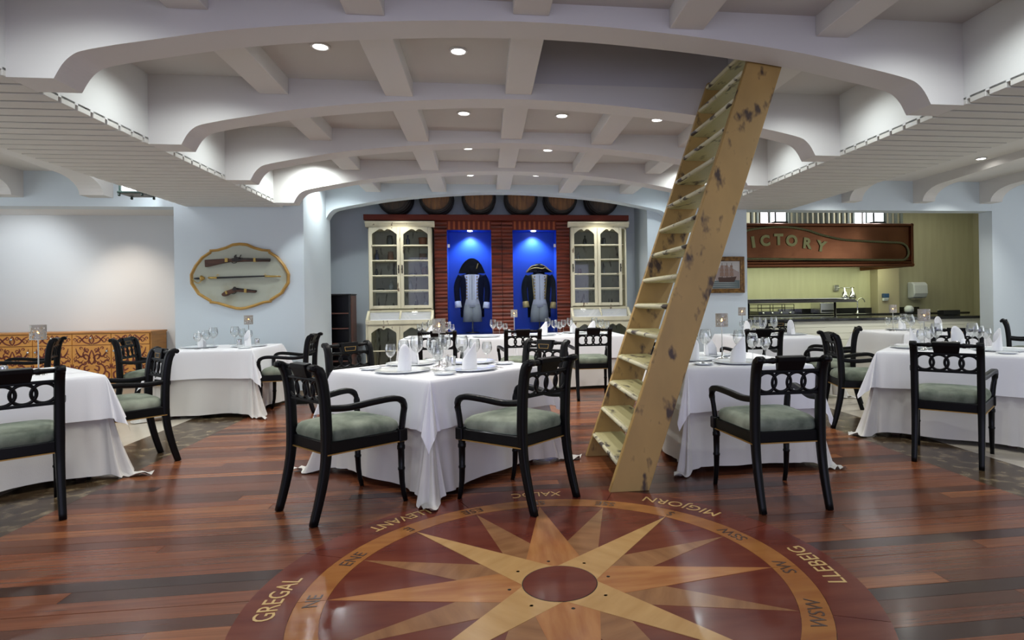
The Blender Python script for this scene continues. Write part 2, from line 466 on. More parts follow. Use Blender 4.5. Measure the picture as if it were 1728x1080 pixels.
# ribs between the beams
spans = [(NEAR, BEAMS[0][0])] + [(BEAMS[i][1], BEAMS[i + 1][0]) for i in range(5)]
rib_me = {}
for s_i, (ya, yb) in enumerate(spans):
    for k, x in enumerate(RX):
        if s_i == 2 and k == 3: continue        # the hatch takes this one's place
        zb = 3.03 if k == 2 else (2.985 if k in (1, 3) else 2.975)
        key = (s_i, zb)
        if key not in rib_me:
            mb = MB(); mb.prism([(-.113, ya), (.113, ya), (.113, yb), (-.113, yb)], zb, ZC + .01, 'z')
            rib_me[key] = mb.mesh('ceiling_rib', 'ceiling_paint', .004)
        o = obj('ceiling_rib', rib_me[key]); o.location = (x, 0, 0); o['kind'] = 'structure'
# side walls of the vault above the lowered ceilings
for nm, x0, x1 in (('trim_1', WL - .1, WL), ('trim_2', WR, WR + .1)):
    mb = MB(); mb.box(x0, x1, NEAR, 8.3, ZS + .035, ZC + .05); struct(nm, mb, 'plaster_white')
# ---- lowered side ceilings of slats
def slat_ceiling(nm, x0, x1):
    base = MB(); base.box(x0 + .015, x1 - .015, NEAR, 8.3, ZS + .050, ZS + .07)
    s = struct(nm, base, 'slat_gap')
    sl = MB(); sl.box(x0, x1, 0, .129, ZS, ZS + .052); me = sl.mesh('slat', 'slat_paint', .003)
    y = NEAR + .05
    while y < 8.2:
        o = obj('slat', me, None, s, (0, y, 0)); y += .155
slat_ceiling('ceiling_side_left', -3.86, WL); slat_ceiling('ceiling_side_right', WR, 4.48)

# ---- back walls
YB = 8.3
mb = MB(); mb.box(-4.02, -2.40, YB, YB + .14, 0, ZC + .1); struct('wall_weapons', mb, 'plaster_blue')
mb = MB(); mb.box(-2.54, -2.40, YB + .14, 9.69, 0, ZC + .1); struct('wall_alcove_left', mb, 'plaster_blue')
mb = MB(); mb.box(3.02, 3.83, YB, YB + .14, 0, ZC + .1); struct('wall_painting', mb, 'plaster_blue')
mb = MB(); mb.box(3.02, 3.16, YB + .14, 9.69, 0, ZC + .1); struct('wall_alcove_right', mb, 'plaster_blue')
mb = MB(); mb.box(2.72, 3.16, 9.69, 10.7, 0, ZC + .4); struct('wall_alcove_return', mb, 'plaster_blue')
mb = MB(); mb.box(-3.6, 2.72, 10.55, 10.7, 0, ZC + .4); struct('wall_back', mb, 'plaster_blue')
mb = MB(); mb.box(-3.7, -3.6, 9.69, 10.7, 0, ZC + .4); mb.box(-3.6, -2.54, 9.6, 9.69, 0, ZC + .4); struct('wall_alcove_end', mb, 'plaster_blue')
sk = MB(); sk.box(-2.40, -2.385, YB - .015, 9.69, 0, .10); sk.box(-4.02, -2.385, YB - .015, YB, 0, .10); struct('baseboard_left', sk, 'stone_skirting')
sk = MB(); sk.box(3.005, 3.83, YB - .015, YB, 0, .10); struct('baseboard_right', sk, 'stone_skirting')
# left bay: header over a recess
ZB = 3.0
mb = MB(); mb.box(-9, -4.02, YB - .001, YB + .25, ZS, ZB + .1); struct('trim_3', mb, 'plaster_blue')
mb = MB(); mb.box(-9, -4.02, 10.30, 10.42, 0, 2.8); struct('wall_left_recess', mb, 'left_wall')
mb = MB(); mb.box(-4.02, -3.92, YB + .14, 10.42, 0, 2.8); struct('wall_left_pier', mb, 'plaster_blue')
mb = MB(); mb.box(-9, -3.92, YB + .25, 10.42, 2.72, 2.8); struct('ceiling_left_recess', mb, 'plaster_white')
mb = MB(); mb.box(-9, -3.80, NEAR, YB, ZB, ZB + .1); struct('ceiling_left_bay', mb, 'ceiling_paint')
# right bay: header over the kitchen opening, pier, wall
mb = MB(); mb.box(3.83, 7.83, YB - .001, YB + .25, ZS, ZB + .1); struct('trim_4', mb, 'plaster_blue')
mb = MB(); mb.box(7.83, 10.4, YB - .002, YB + .25, 0, ZB + .1); struct('wall_right_pier', mb, 'plaster_blue')
mb = MB(); mb.box(4.42, 10.4, NEAR, YB, ZB, ZB + .1); struct('ceiling_right_bay', mb, 'ceiling_paint')
# arched ribs of the side bays, foot on the header face
def bay_beam(x, wdt):
    pts = [(YB, 2.66), (YB - .20, 2.66)]
    for k in range(9):
        t = PI / 2 * k / 8
        pts.append((YB - .20 - .42 * (1 - math.cos(t)), 2.66 + .20 * math.sin(t)))
    pts += [(YB - 2.0, 2.915), (NEAR, 2.93), (NEAR, ZB + .02), (YB, ZB + .02)]
    mb = MB(); mb.prism(pts, x, x + wdt, 'x'); struct('ceiling_bay_beam', mb, 'ceiling_paint')
for x in (-6.07, -5.02): bay_beam(x, .28)
for x in (5.33, 6.50, 7.62, 8.74): bay_beam(x, .20)
# kitchen shell
mb = MB(); mb.box(3.5, 10.4, 11.4, 11.55, 0, 3.3); struct('wall_kitchen', mb, 'kitchen_tile')
mb = MB(); mb.box(10.3, 10.4, YB + .25, 11.4, 0, 3.3); struct('wall_kitchen_right', mb, 'kitchen_tile')
mb = MB(); mb.box(3.72, 3.83, YB + .14, 11.4, 0, 3.3); struct('wall_kitchen_left', mb, 'kitchen_tile')
mb = MB(); mb.box(3.72, 10.4, YB + .25, 11.4, 3.2, 3.3); struct('ceiling_kitchen', mb, 'plaster_white')
mb = MB(); mb.box(7.93, 8.40, 11.15, 11.4, 0, 3.2); struct('trim_5', mb, 'pillar_beige', bevel=.006)

# ================================================================== CEILING SPOTLIGHTS
def ceiling_spot(x, y, z, label, power=None, r=.05):
    t = thing('ceiling_spot', label, 'spotlight', (x, y, z), 0, 'recessed ceiling spotlights')
    if 'me' not in ceiling_spot.__dict__:
        a = MB(); a.lathe([(.052, 0), (.068, -.002), (.066, -.010), (.052, -.012), (.050, -.004)], 20, cap=False)
        ceiling_spot.me = a.mesh('trim_ring', 'white_ring')
        b = MB(); b.lathe([(.0001, -.003), (.051, -.003)], 20, cap=False); ceiling_spot.me2 = b.mesh('lens', 'spot_lens')
    obj('trim_ring', ceiling_spot.me, None, t); obj('lens', ceiling_spot.me2, None, t)
    l = spot('spot_beam', (0, 0, -.03), power or SPOT_W, angle=128, blend=.75); l.parent = t
for x, y, lb in [(-1.15, 4.44, 'recessed spotlight left of the first large ceiling panel'),
                 (-.17, 4.43, 'recessed spotlight in the front middle ceiling panel beside the ladder hatch'),
                 (-.18, 5.885, 'recessed spotlight in the second row of panels, left of three'),
                 (.79, 5.885, 'recessed spotlight in the second row of panels, middle of three'),
                 (1.79, 5.94, 'recessed spotlight in the second row of panels, next to the ladder'),
                 (-.18, 7.22, 'left recessed spotlight in the third row of panels'),
                 (.79, 7.24, 'right recessed spotlight in the third row of panels'),
                 (-.19, 8.74, 'left recessed spotlight in the last row before the barrels'),
                 (.775, 8.70, 'right recessed spotlight in the last row before the barrels')]:
    ceiling_spot(x, y, ZC, lb)
ceiling_spot(6.33, 6.86, ZB, 'recessed spotlight in the right side bay ceiling', 15)
# wall-side downlights of each bay, behind the arches
for y in (1.75, 3.1, 4.55, 5.95, 7.68, 8.85):
    for x in (-2.14, 2.76):
        spot('bay_spot', (x, y, ZC - .02), SIDE_W * (1.8 if y > 7 and x < 0 else 1), (.93, 1, 1), 152, .8)
# spots added to brighten the side bays, out of view behind the lowered ceilings
for x, y in ((5.3, 7.0), (5.3, 4.6), (6.8, 4.4), (-4.6, 6.6), (-4.6, 4.2)):
    spot('bay_spot', (x, y, ZB - .02), 80, (.97, 1, .97), 140, .8)
# unseen fill spots added to brighten the kitchen counter and the sideboard
for x in (5.0, 6.9):
    spot('counter_fill', (x, 7.3, ZB - .03), 75, (1, .99, .92), 80, .7, (x + .2, 9.0, .45))
spot('sideboard_fill', (-5.9, 8.75, 2.68), 34, (1, .93, .82), 110, .8, (-6.1, 9.8, .45))
# wall washers of the left recess
spot('wall_washer', (-6.9, 9.1, 2.70), 56, (.92, .97, 1.0), 110, .8, (-7.2, 10.3, 1.5))
spot('wall_washer', (-5.7, 9.3, 2.70), 60, (1, .85, .70), 80, 1.0, (-5.55, 10.3, 1.0))
spot('wall_washer', (-4.35, 7.35, ZB - .04), 26, (.85, .96, 1), 110, .6, (-3.5, 8.3, 1.6))

# ================================================================== COMPASS ROSE
CX, CY = .31, 2.598
cr = thing('compass_rose', 'round inlaid wooden compass rose with star and wind names on the floor', 'floor inlay', (CX, CY, 0))
RD, RI, RO, RB = .163, .988, 1.109, 1.315
def annulus(r0, r1, a0, a1, z0, z1, n):
    mb = MB(); rows = []
    A = [a0 + (a1 - a0) * i / n for i in range(n + 1)]
    for r, z in ((r0, z0), (r0, z1), (r1, z1), (r1, z0)):
        rows.append([(r * math.cos(t), r * math.sin(t), z) for t in A])
    rows.append(rows[0]); mb.grid(rows, smooth=False)
    for i in (0, n):
        mb.add([rows[k][i] for k in range(4)], [(0, 1, 2, 3)])
    return mb
G = .003
for k in range(8):                                # outer band in joined segments
    a0 = PI / 8 + k * PI / 4
    obj('outer_band', annulus(RO + .001, RB, a0 + .0015, a0 + PI / 4 - .0015, 0, .0035, 14), 'inlay_red', cr)
for k in range(8):
    a0 = k * PI / 4
    obj('ring_segment', annulus(RI + .001, RO - .001, a0 + .0012, a0 + PI / 4 - .0012, 0, .0040, 14), 'inlay_ring', cr)
fd = MB(); fd.lathe([(.0001, .0030), (RI, .0030)], 96, smooth=False, cap=False); obj('star_field', fd, 'inlay_red', cr)
NAMES = ['NE', 'ENE', 'E', 'ESE', 'SE', 'SSE', 'S', 'SSW', 'SW', 'WSW', 'W', 'WNW', 'NW', 'NNW', 'N', 'NNE']
def ray(k, m, z, slope):
    L = RI - .003; q = slope * L / (1 + slope)
    mb = MB(); mb.prism([(.03, 0), (q, q), (L, 0), (q, -q)], .003, z, 'z')
    o = obj('star_ray', mb, m, cr); o.rotation_euler = (0, 0, PI - k * PI / 8)
for k in range(16):
    if k % 2: ray(k, 'inlay_brown', .0040, .155)
    elif k % 4 == 0: ray(k, 'inlay_orange', .0047, .18)
    else: ray(k, 'inlay_maple', .0054, .13)
dk = MB(); dk.lathe([(.0001, .0062), (RD, .0062), (RD, .003)], 48, smooth=False, cap=False); obj('centre_disc', dk, 'inlay_red', cr)
dk = MB(); dk.lathe([(RD, .003), (RD, .0058), (RD + .004, .0058), (RD + .004, .003)], 48, cap=False); obj('disc_joint', dk, 'iron_dark', cr)
for k in range(8):                                # dark dowels at the ray roots
    a = PI - k * PI / 4 + .12
    mb = MB(); mb.lathe([(.0001, .0054), (.008, .0054), (.008, .003)], 10, (.225 * math.cos(a), .225 * math.sin(a), 0), cap=False); obj('dowel', mb, 'iron_dark', cr)
def band_word(txt, k, r, size, m, inward, nm, span=None):
    """word bent round the rose; inward: the letters' tops look at the centre; span: length first to last letter, in points"""
    mb = text_mb(txt, size, .0006)
    a0 = PI - k * PI / 8
    h = size * .36
    xs = [q[0] for q in mb.v]; wd = max(xs) - min(xs); xm = (max(xs) + min(xs)) / 2
    sx = 1.0
    if span: n = len(txt); sx = span * PI / 8 * r * n / (n - 1) * .98 / wd
    v = []
    for x, y, z in mb.v:
        x = (x - xm) * sx
        if inward: a = a0 + x / r; rr = r - (y - h)
        else: a = a0 - x / r; rr = r + (y - h)
        v.append((rr * math.cos(a), rr * math.sin(a), z + .0047))
    mb.v = v
    obj(nm, mb, m, cr, label='"%s" inlaid in %s letters' % (txt, 'gold' if m == 'letter_gold' else 'dark'))
for txt, k, sp in (('GREGAL', .10, .66), ('LLEVANT', 2.13, .70), ('XALOC', 4.0, .54), ('MIGJORN', 5.97, .89), ('LLEBEIG', 7.98, .70)):
    band_word(txt, k, 1.212, .118, 'letter_gold', k > 1, 'wind_name', sp)
for k in range(10):
    band_word(NAMES[k], k, 1.048, .088, 'letter_dark', k >= 2, 'point_name')

# ================================================================== LADDER
lad = thing('wooden_ladder', 'steep distressed yellow wooden ship ladder rising through the ceiling hatch', 'ladder', (0, 0, 0))
def lx(z): return .785 + .366 * z                 # front edge of the stringers
def ly(y, z): return y + .06 * z
def stringer(y0, y1, ztop, W=.262):
    mb = MB(); v = []
    for z in (0, ztop):
        for (dx, yy) in ((0, y0), (W, y0), (W, y1), (0, y1)): v.append((lx(z) + dx, ly(yy, z), z))
    mb.add(v, [(0, 3, 2, 1), (4, 5, 6, 7), (0, 1, 5, 4), (1, 2, 6, 5), (2, 3, 7, 6), (3, 0, 4, 7)]); return mb
Y0L, Y1L = 3.775, 4.68
obj('stringer', stringer(Y0L, Y0L + .05, 3.30), 'ladder_paint', lad, bevel=.004)
obj('stringer', stringer(Y1L, Y1L + .05, 3.10), 'ladder_paint', lad, bevel=.004)
for k in range(15):
    z = .17 + .206 * k
    mb = MB(); x = lx(z)
    mb.prism([(x + .012, z - .018), (x + .02, z - .021), (x + .232, z - .021), (x + .232, z + .021), (x + .02, z + .021), (x + .012, z + .018)], ly(Y0L + .052, z), ly(Y1L - .002, z), 'y')
    t = obj('tread', mb, 'tread_paint', lad)
    mb = MB(); mb.tube([(x + .012, ly(Y0L + .052, z), z), (x + .012, ly(Y1L - .002, z), z)], (.021, .016), 8)
    obj('nosing', mb, 'tread_edge', t)

# ================================================================== CHAIRS
def make_chair(label):
    t = thing('dining_chair', label, 'chair', (0, 0, 0), 0, 'black armchairs with green velvet seats')
    XR, XF = .208, .25
    # seat frame, gold line, cushion
    def trap(o, yb=-.235, yf=.262): return [(-.228 - o, yb - o), (.228 + o, yb - o), (.272 + o, yf + o), (-.272 - o, yf + o)]
    mb = MB(); mb.prism(trap(0), .388, .456, 'z'); obj('seat_frame', mb, 'black_lacquer', t, bevel=.006)
    mb = MB(); mb.prism(trap(.004), .383, .390, 'z'); obj('gold_line', mb, 'gold_line', t, label='thin gilt line under the black seat frame')
    rows = []
    for s, z in ((.97, .450), (1.005, .470), (1.0, .488), (.965, .510), (.88, .527), (.66, .540), (.34, .546), (.02, .547)):
        row = []
        N = 40
        for i in range(N):
            a = 2 * PI * i / N; ca, sa = math.cos(a), math.sin(a)
            q = (abs(ca) ** 8 + abs(sa) ** 8) ** (-1 / 8) if s > .5 else (abs(ca) ** 3 + abs(sa) ** 3) ** (-1 / 3)
            u, v = ca * q * s, sa * q * s
            yy = .012 + v * .240; hw = .224 + .044 * (yy + .235) / .5
            row.append((u * (hw - .006), yy, z))
        rows.append(row)
    mb = MB(); mb.grid(rows, closed=True); mb.f.append(tuple(7 * 40 + i for i in range(40))); mb.sm.append(True)
    obj('seat_cushion', mb, 'velvet_green', t, label='domed green velvet seat cushion')
    for s in (-1, 1):
        p = smooth_path([(XR * s, -.318, 0), (XR * s, -.278, .14), (XR * s, -.244, .30), (XR * s, -.232, .44), (XR * s, -.234, .60), (XR * s, -.244, .74), (XR * s, -.262, .84), (XR * s, -.288, .885), (XR * s, -.312, .896)], 3)
        n = len(p)
        rad = [(.0175 + .0075 * min(1, i / (n * .4)), .021 + .006 * min(1, i / (n * .4))) for i in range(n)]
        for k in range(1, 5): rad[-k] = (.0245, .019 - .002 * (4 - k) * .5)
        mb = MB(); mb.tube(p, rad, 8, True, up=(0, 1, .001))
        leg = obj('rear_leg', mb, 'black_lacquer', t)
        mb = MB(); mb.lathe([(.012, -.024), (.019, -.022), (.019, .022), (.012, .024)], 12, (XR * s, -.312, .888), 'x'); obj('scroll', mb, 'black_lacquer', leg)
        p = [(XF * s, .272, 0), (XF * s, .258, .05), (XF * s, .247, .12), (XF * s, .243, .20), (XF * s, .243, .205), (XF * s, .243, .215), (XF * s, .243, .22), (XF * s, .242, .33), (XF * s, .242, .335), (XF * s, .242, .355), (XF * s, .242, .36), (XF * s, .242, .40)]
        rr = [.0145, .0155, .0175, .0195, .023, .023, .0195, .0215, .0255, .0255, .022, .024]
        mb = MB(); mb.tube(p, rr, 10, up=(0, 1, 0)); obj('front_leg', mb, 'black_lacquer', t)
        ap = smooth_path([(XR * s, -.236, .652), (.222 * s, -.10, .640), (.250 * s, .05, .655), (.272 * s, .17, .662), (.278 * s, .228, .645), (.274 * s, .252, .605), (.264 * s, .250, .54), (.255 * s, .244, .45)], 4)
        n = len(ap)
        mb = MB(); mb.tube(ap, [(.020, .018) if i < n * .62 else (.018, .0155) for i in range(n)], 8, True, up=(0, .02, 1)); obj('arm', mb, 'black_lacquer', t)
        mb = MB(); mb.box(XF * s - .030, XF * s + .030, .214, .274, .384, .462); obj('leg_block', mb, 'black_lacquer', t, bevel=.006)
    # top rail, splat, ring panel
    zt, yt = .880, -.272
    xs = [-XR, -.15, -.125, -.118, -.105, -.095, .095, .105, .118, .125, .15, XR]
    rr = [.013, .0145, .0155, .019, .019, .015, .015, .019, .019, .0155, .0145, .013]
    mb = MB(); mb.tube([(x, yt, zt) for x in xs], rr, 10, up=(0, 0, 1)); obj('top_rail', mb, 'black_lacquer', t)
    mb = MB()
    mb.add([(-.088, -.300, .902), (.088, -.300, .902), (.088, -.252, .908), (-.088, -.252, .908),
            (-.088, -.296, .878), (.088, -.296, .878), (.084, -.246, .876), (-.084, -.246, .876),
            (-.078, -.274, .820), (.078, -.274, .820), (.078, -.242, .820), (-.078, -.242, .820)],
           [(0, 1, 2, 3), (0, 4, 5, 1), (3, 2, 6, 7), (0, 3, 7, 4), (1, 5, 6, 2), (4, 8, 9, 5), (7, 6, 10, 11), (4, 7, 11, 8), (5, 9, 10, 6), (8, 11, 10, 9)])
    sp = obj('splat', mb, 'black_lacquer', t, bevel=.004)
    mb = MB()
    o = [(-.058, .868), (.058, .868), (.050, .830), (-.050, .830)]
    i_ = [(x * .93, .849 + (z - .849) * .86) for x, z in o]
    yy = lambda z: -.2385 - .0035 * (z - .822) / .054
    v = [(x, yy(z), z) for x, z in o] + [(x, yy(z), z) for x, z in i_] + [(x, yy(z) - .004, z) for x, z in o] + [(x, yy(z) - .004, z) for x, z in i_]
    fs = []
    for k in range(4):
        j = (k + 1) % 4
        fs += [(k, j, 4 + j, 4 + k), (k, 8 + k, 8 + j, j), (4 + k, 4 + j, 12 + j, 12 + k)]
    mb.add(v, fs); obj('gold_border', mb, 'gold_line', sp, label='gilt line framing the splat panel')
    for z, yy_ in ((.816, -.258), (.684, -.241)):
        mb = MB(); mb.box(-XR, XR, yy_ - .012, yy_ + .012, z - .009, z + .009); obj('cross_rail', mb, 'black_lacquer', t, bevel=.003)
    for k in range(4):
        cx = -.1395 + .093 * k
        pts = [(cx + .0585 * math.cos(a), -.249 - .13 * .0585 * math.sin(a), .750 + .0585 * math.sin(a)) for a in (2 * PI * i / 28 for i in range(28))]
        mb = MB(); mb.tube(pts, (.0098, .0085), 6, up=(0, 1, 0), closed=True); obj('ring', mb, 'black_lacquer', t)
    return t
CHAIRS = [
    (-.885, 3.845, 43, 'black armchair with green velvet seat at the front left side of the centre table'),
    (.190, 3.805, 135, 'black green-seated armchair at the front right of the centre table, touching the compass rose'),
    (1.780, 3.575, 91, 'black armchair with its back turned, just right of the wooden ladder foot'),
    (3.572, 4.190, 45, 'black armchair at the front of the right table, back turned, over the marble strip'),
    (-2.853, 3.944, 130, 'black armchair cut by the left picture edge, back turned at the left table'),
    (-2.860, 5.085, 223, 'black armchair on the marble strip at the right of the left table'),
    (-2.290, 7.300, 182, 'black armchair at the right of the table under the weapons plaque'),
    (1.345, 7.600, 90, 'black armchair nearest the ladder of three before the long back table'),
    (.450, 7.600, 92, 'middle black armchair of the three before the long back table'),
    (-.580, 7.600, 90, 'leftmost black armchair of the three before the long back table'),
    (.345, 5.065, 227, 'black armchair behind the right of the centre table, its gilt edged splat facing us'),
    (-1.03, 5.32, 315, 'black armchair behind the left of the centre table, before the dark bookcase'),
    (3.080, 6.560, 91, 'black armchair with back turned before the small table by the painting'),
    (4.400, 8.200, 270, 'black armchair facing us behind the small table before the kitchen counter'),
    (3.63, 5.40, 345, 'black armchair seen from the side left of the right table, dark green seat'),
    (3.96, 6.42, 147, 'black armchair facing left before the cream counter, behind another chair'),
    (7.350, 7.200, 315, 'black armchair at the far right edge, mostly hidden behind the right table'),
    (4.74, 5.49, 225, 'black armchair on the far side of the right table, behind its wine glasses'),
    (-3.74, 7.22, 4, 'black armchair between the sideboard and the table under the plaque'),
    (-5.20, 7.45, 202, 'black armchair before the sideboard behind the left table lamp, facing left'),
    (-4.13, 5.29, 315, 'black armchair beyond the left table, partly showing at the left edge'),
    (1.830, 5.480, 268, 'black armchair behind the ladder at the far side of its table'),
]
c0 = None
for x, y, f, lb in CHAIRS:
    if c0 is None:
        c0 = make_chair(lb); c0.location = (x, y, 0); c0.rotation_euler = (0, 0, R(f - 90))
    else:
        dup(c0, (x, y, 0), R(f - 90), lb)

# ================================================================== TABLES AND CLOTHS
def cloth_mesh(sx, sy, z, d, seed, floor_z=None, kbase=.05, kfold=.20, ripple=.006, base_off=.004):
    """square cloth over a table: straight sides, a hanging pleat with a pointed tip at each corner"""
    rg = random.Random(seed)
    hx, hy = sx / 2 + base_off, sy / 2 + base_off
    cols = []                                     # (base point, dir angle, hang length, k)
    corners = [(hx, hy, 0), (-hx, hy, 90), (-hx, -hy, 180), (hx, -hy, 270)]
    ph = [rg.uniform(0, 6.28) for _ in range(8)]
    NS, NC = 28, 26
    kc = kfold * .45                               # how far the folds beside a corner lift off
    def pleat(u, c): return math.sin(u * 8.5 + ph[c]) + .5 * math.sin(u * 15 + ph[c] * 2)
    for ci in range(4):
        x, y, a0 = corners[ci]
        f1 = rg.uniform(.85, 1.15) * kfold
        for i in range(NC + 1):
            phi = PI / 2 * i / NC
            Lh = d / max(math.cos(phi), math.sin(phi))
            w_ = max(0.0, math.sin(2 * phi))
            k = kbase + kc + f1 * (w_ ** 1.4) * .75 + .034 * pleat((phi - PI / 4) * 1.3, ci) * (kfold / .2)
            cols.append((x, y, R(a0) + phi, Lh, max(k, .02), 1))
        nx, ny, _ = corners[(ci + 1) % 4]
        Ls = math.hypot(nx - x, ny - y)
        for i in range(1, NS):
            t = i / NS; s0, s1 = t * Ls, (1 - t) * Ls
            e0, e1 = math.exp(-(s0 / .16) ** 1.5), math.exp(-(s1 / .16) ** 1.5)
            k = kbase + kc * (e0 + e1) + .034 * (kfold / .2) * (e0 * pleat(1.02 + s0 * 7, ci) + e1 * pleat(-1.02 - s1 * 7, (ci + 1) % 4))
            k += (ripple / d) * 1.6 * math.sin(t * (9 + ci) + ph[4 + ci]) * math.sin(PI * t)
            hang = d * (1 - .022 * math.sin(PI * t) + .012 * math.sin(t * 7 + ph[ci]))
            cols.append((x + (nx - x) * t, y + (ny - y) * t, R(a0 + 90), hang, max(k, .015), 0))
    rows = []
    M = 14
    for j in range(M + 1):
        t = j / M; row = []
        for (x, y, a, Lh, k, cn) in cols:
            l = Lh * t
            e = math.exp(-l / .03)                 # soft bend over the table edge
            off = k * l * (1 if floor_z is None else .35 + .65 * t) + .010 * (1 - e)
            zz = z - l * math.sqrt(max(0, 1 - k * k)) - 0 + .006 * (1 - e)
            if floor_z is not None and zz < floor_z:
                ex = floor_z - zz; off += ex * .16; zz = floor_z + (.016 * (1 + math.sin(11 * a + l * 34)) * min(1, ex * 12) if cn else .0)
            row.append((x + off * math.cos(a), y + off * math.sin(a), zz))
        rows.append(row)
    mb = MB(); mb.grid(rows, closed=True)
    n = len(cols)
    # top
    inner = [(x * .96, y * .96, z + .0015) for (x, y, *_r) in cols]
    k0 = len(mb.v)
    mb.v += inner
    for i in range(n):
        j = (i + 1) % n; mb.f.append((i, k0 + i, k0 + j, j)); mb.sm.append(True)
    mb.f.append(tuple(k0 + i for i in range(n))); mb.sm.append(False)
    return mb
def table(c, rot, sx, sy, nm, seed, far=False):
    t = thing('dining_table', 'cloth covered dining table, ' + nm.replace('on ', '', 1), 'table', (*c, 0), R(rot), 'cloth covered dining tables')
    mb = MB(); mb.box(-sx / 2, sx / 2, -sy / 2, sy / 2, .715, .745); obj('tabletop', mb, 'gun_wood', t)
    for a in (-1, 1):
        for b in (-1, 1):
            mb = MB(); mb.box(a * (sx / 2 - .11) - .03, a * (sx / 2 - .11) + .03, b * (sy / 2 - .11) - .03, b * (sy / 2 - .11) + .03, 0, .716); obj('leg', mb, 'gun_wood', t)
    u = obj('undercloth', cloth_mesh(sx, sy, .747, .722, seed, .006, .040, .05 if nm.endswith('long back table') else .12 if nm.endswith('of the ladder') else .20, .020), 'linen_ivory'); u.location = (*c, 0); u.rotation_euler = (0, 0, R(rot))
    tag(u, 'floor length ivory undercloth ' + nm, 'tablecloth', 'ivory undercloths')
    o = obj('tablecloth', cloth_mesh(sx, sy, .752, .325, seed + 50, None, .085, .06 if nm.endswith('long back table') else .16 if nm.endswith('of the ladder') else .24, .005, .014), 'linen_white'); o.location = (*c, 0); o.rotation_euler = (0, 0, R(rot))
    tag(o, 'white overcloth with pointed corners ' + nm, 'tablecloth', 'white tablecloths')
ZT = .7545
TAB = dict(
    centre=((-.355, 4.645), 45, 1.09, 1.09, 'on the centre table'),
    ladder=((1.925, 4.66), 0, .93, 1.02, 'on the table right of the ladder'),
    left=((-3.58, 4.75), 45, 1.09, 1.09, 'on the left table at the picture edge'),
    right=((4.27, 4.95), 45, 1.06, 1.06, 'on the right table at the picture edge'),
    small=((3.75, 7.50), 0, 1.05, 1.05, 'on the small table before the painting wall'),
    farright=((6.05, 7.70), 0, 1.15, 1.05, 'on the far right table by the counter'),
    plaque=((-3.10, 7.53), 0, .96, .96, 'on the table under the weapons plaque'),
    backleft=((-.39, 8.70), 0, 1.50, .95, 'on the left half of the long back table'),
    backright=((1.21, 8.76), 0, 1.50, .95, 'on the right half of the long back table'),
)
for i, (k, (c, rot, sx, sy, nm)) in enumerate(TAB.items()): table(c, rot, sx, sy, nm, 11 + i * 3)

# ================================================================== TABLEWARE
G_ = {}
def glass_proto(h, r, nm):
    mb = MB(); sh = h * .44
    mb.lathe([(.034, 0), (.034, .0015), (.012, .005), (.0045, .012), (.0038, sh * .6), (.0045, sh), (.014, sh + .006), (r * .72, sh + h * .12), (r * .97, sh + h * .24), (r, sh + h * .32), (r * .93, sh + h * .44), (r * .80, h)], 20)
    mb.f.pop(); mb.sm.pop()                       # open rim
    # wine-glass wall is a double skin
    mb.lathe([(r * .80, h), (r * .80 - .0014, h), (r * .93 - .0014, sh + h * .44), (r - .0014, sh + h * .32), (r * .97 - .0014, sh + h * .24), (r * .70, sh + h * .12 + .002), (.010, sh + .009), (.0001, sh + .008)], 20, cap=False)
    return mb.mesh(nm, 'glass')
GL = {'large': glass_proto(.240, .050, 'wine_glass'), 'medium': glass_proto(.212, .044, 'wine_glass'), 'small': glass_proto(.185, .040, 'wine_glass')}
def plate_mesh(r, nm):
    mb = MB(); mb.lathe([(.0001, .004), (r * .62, .004), (r * .70, .008), (r * .97, .016), (r, .0165), (r * .98, .012), (r * .72, .002), (r * .60, 0), (.0001, 0)], 40, cap=False); return mb.mesh(nm, 'porcelain')
PL = plate_mesh(.198, 'dinner_plate'); BP = plate_mesh(.078, 'bread_plate')
def napkin_mesh():
    mb = MB(); rows = []
    n = 22; m = 8
    for side in (0, 1):
        for j in range(m + 1):
            row = []
            t = j / m if side == 0 else 1 - j / m
            for i in range(n + 1):
                a = -2.35 + 4.7 * i / n
                peak = max(0, math.cos((a - .7) * .56)) ** 1.7
                h = .070 + .125 * peak
                z = h * t
                r = .062 * (1 - .30 * (z / .195) ** 1.6) - (.004 if side else 0)
                sx = 1.0 if abs(a) < 2.0 else 1.0
                row.append((r * math.sin(a) * 1.0 + .012 * (z / .2) * 1.2, -r * math.cos(a) * .72 + .02, z))
            rows.append(row)
    rows.append(rows[0]); mb.grid(rows)
    return mb.mesh('napkin', 'napkin_white')
NK = napkin_mesh()
def fork_mesh():
    mb = MB()
    mb.prism([(-.009, -.10), (.009, -.10), (.005, -.03), (.0035, .02), (.0105, .045), (.0105, .06), (-.0105, .06), (-.0105, .045), (-.0035, .02), (-.005, -.03)], .001, .0035, 'z')
    for k in range(4): x = -.0105 + .006 * k; mb.box(x, x + .003, .058, .10, .001, .0035)
    return mb.mesh('fork', 'steel')
def knife_mesh():
    mb = MB()
    mb.prism([(-.006, -.11), (.006, -.11), (.006, -.01), (.0095, .0), (.0105, .06), (.006, .105), (-.001, .118), (-.005, .0)], .001, .004, 'z')
    return mb.mesh('knife', 'steel')
FK, KN = fork_mesh(), knife_mesh()
def put(nm, me, lab, cat, grp, pos, z, rz):
    o = obj(nm, me); o.location = (pos[0], pos[1], z); o.rotation_euler = (0, 0, rz); return tag(o, lab, cat, grp)
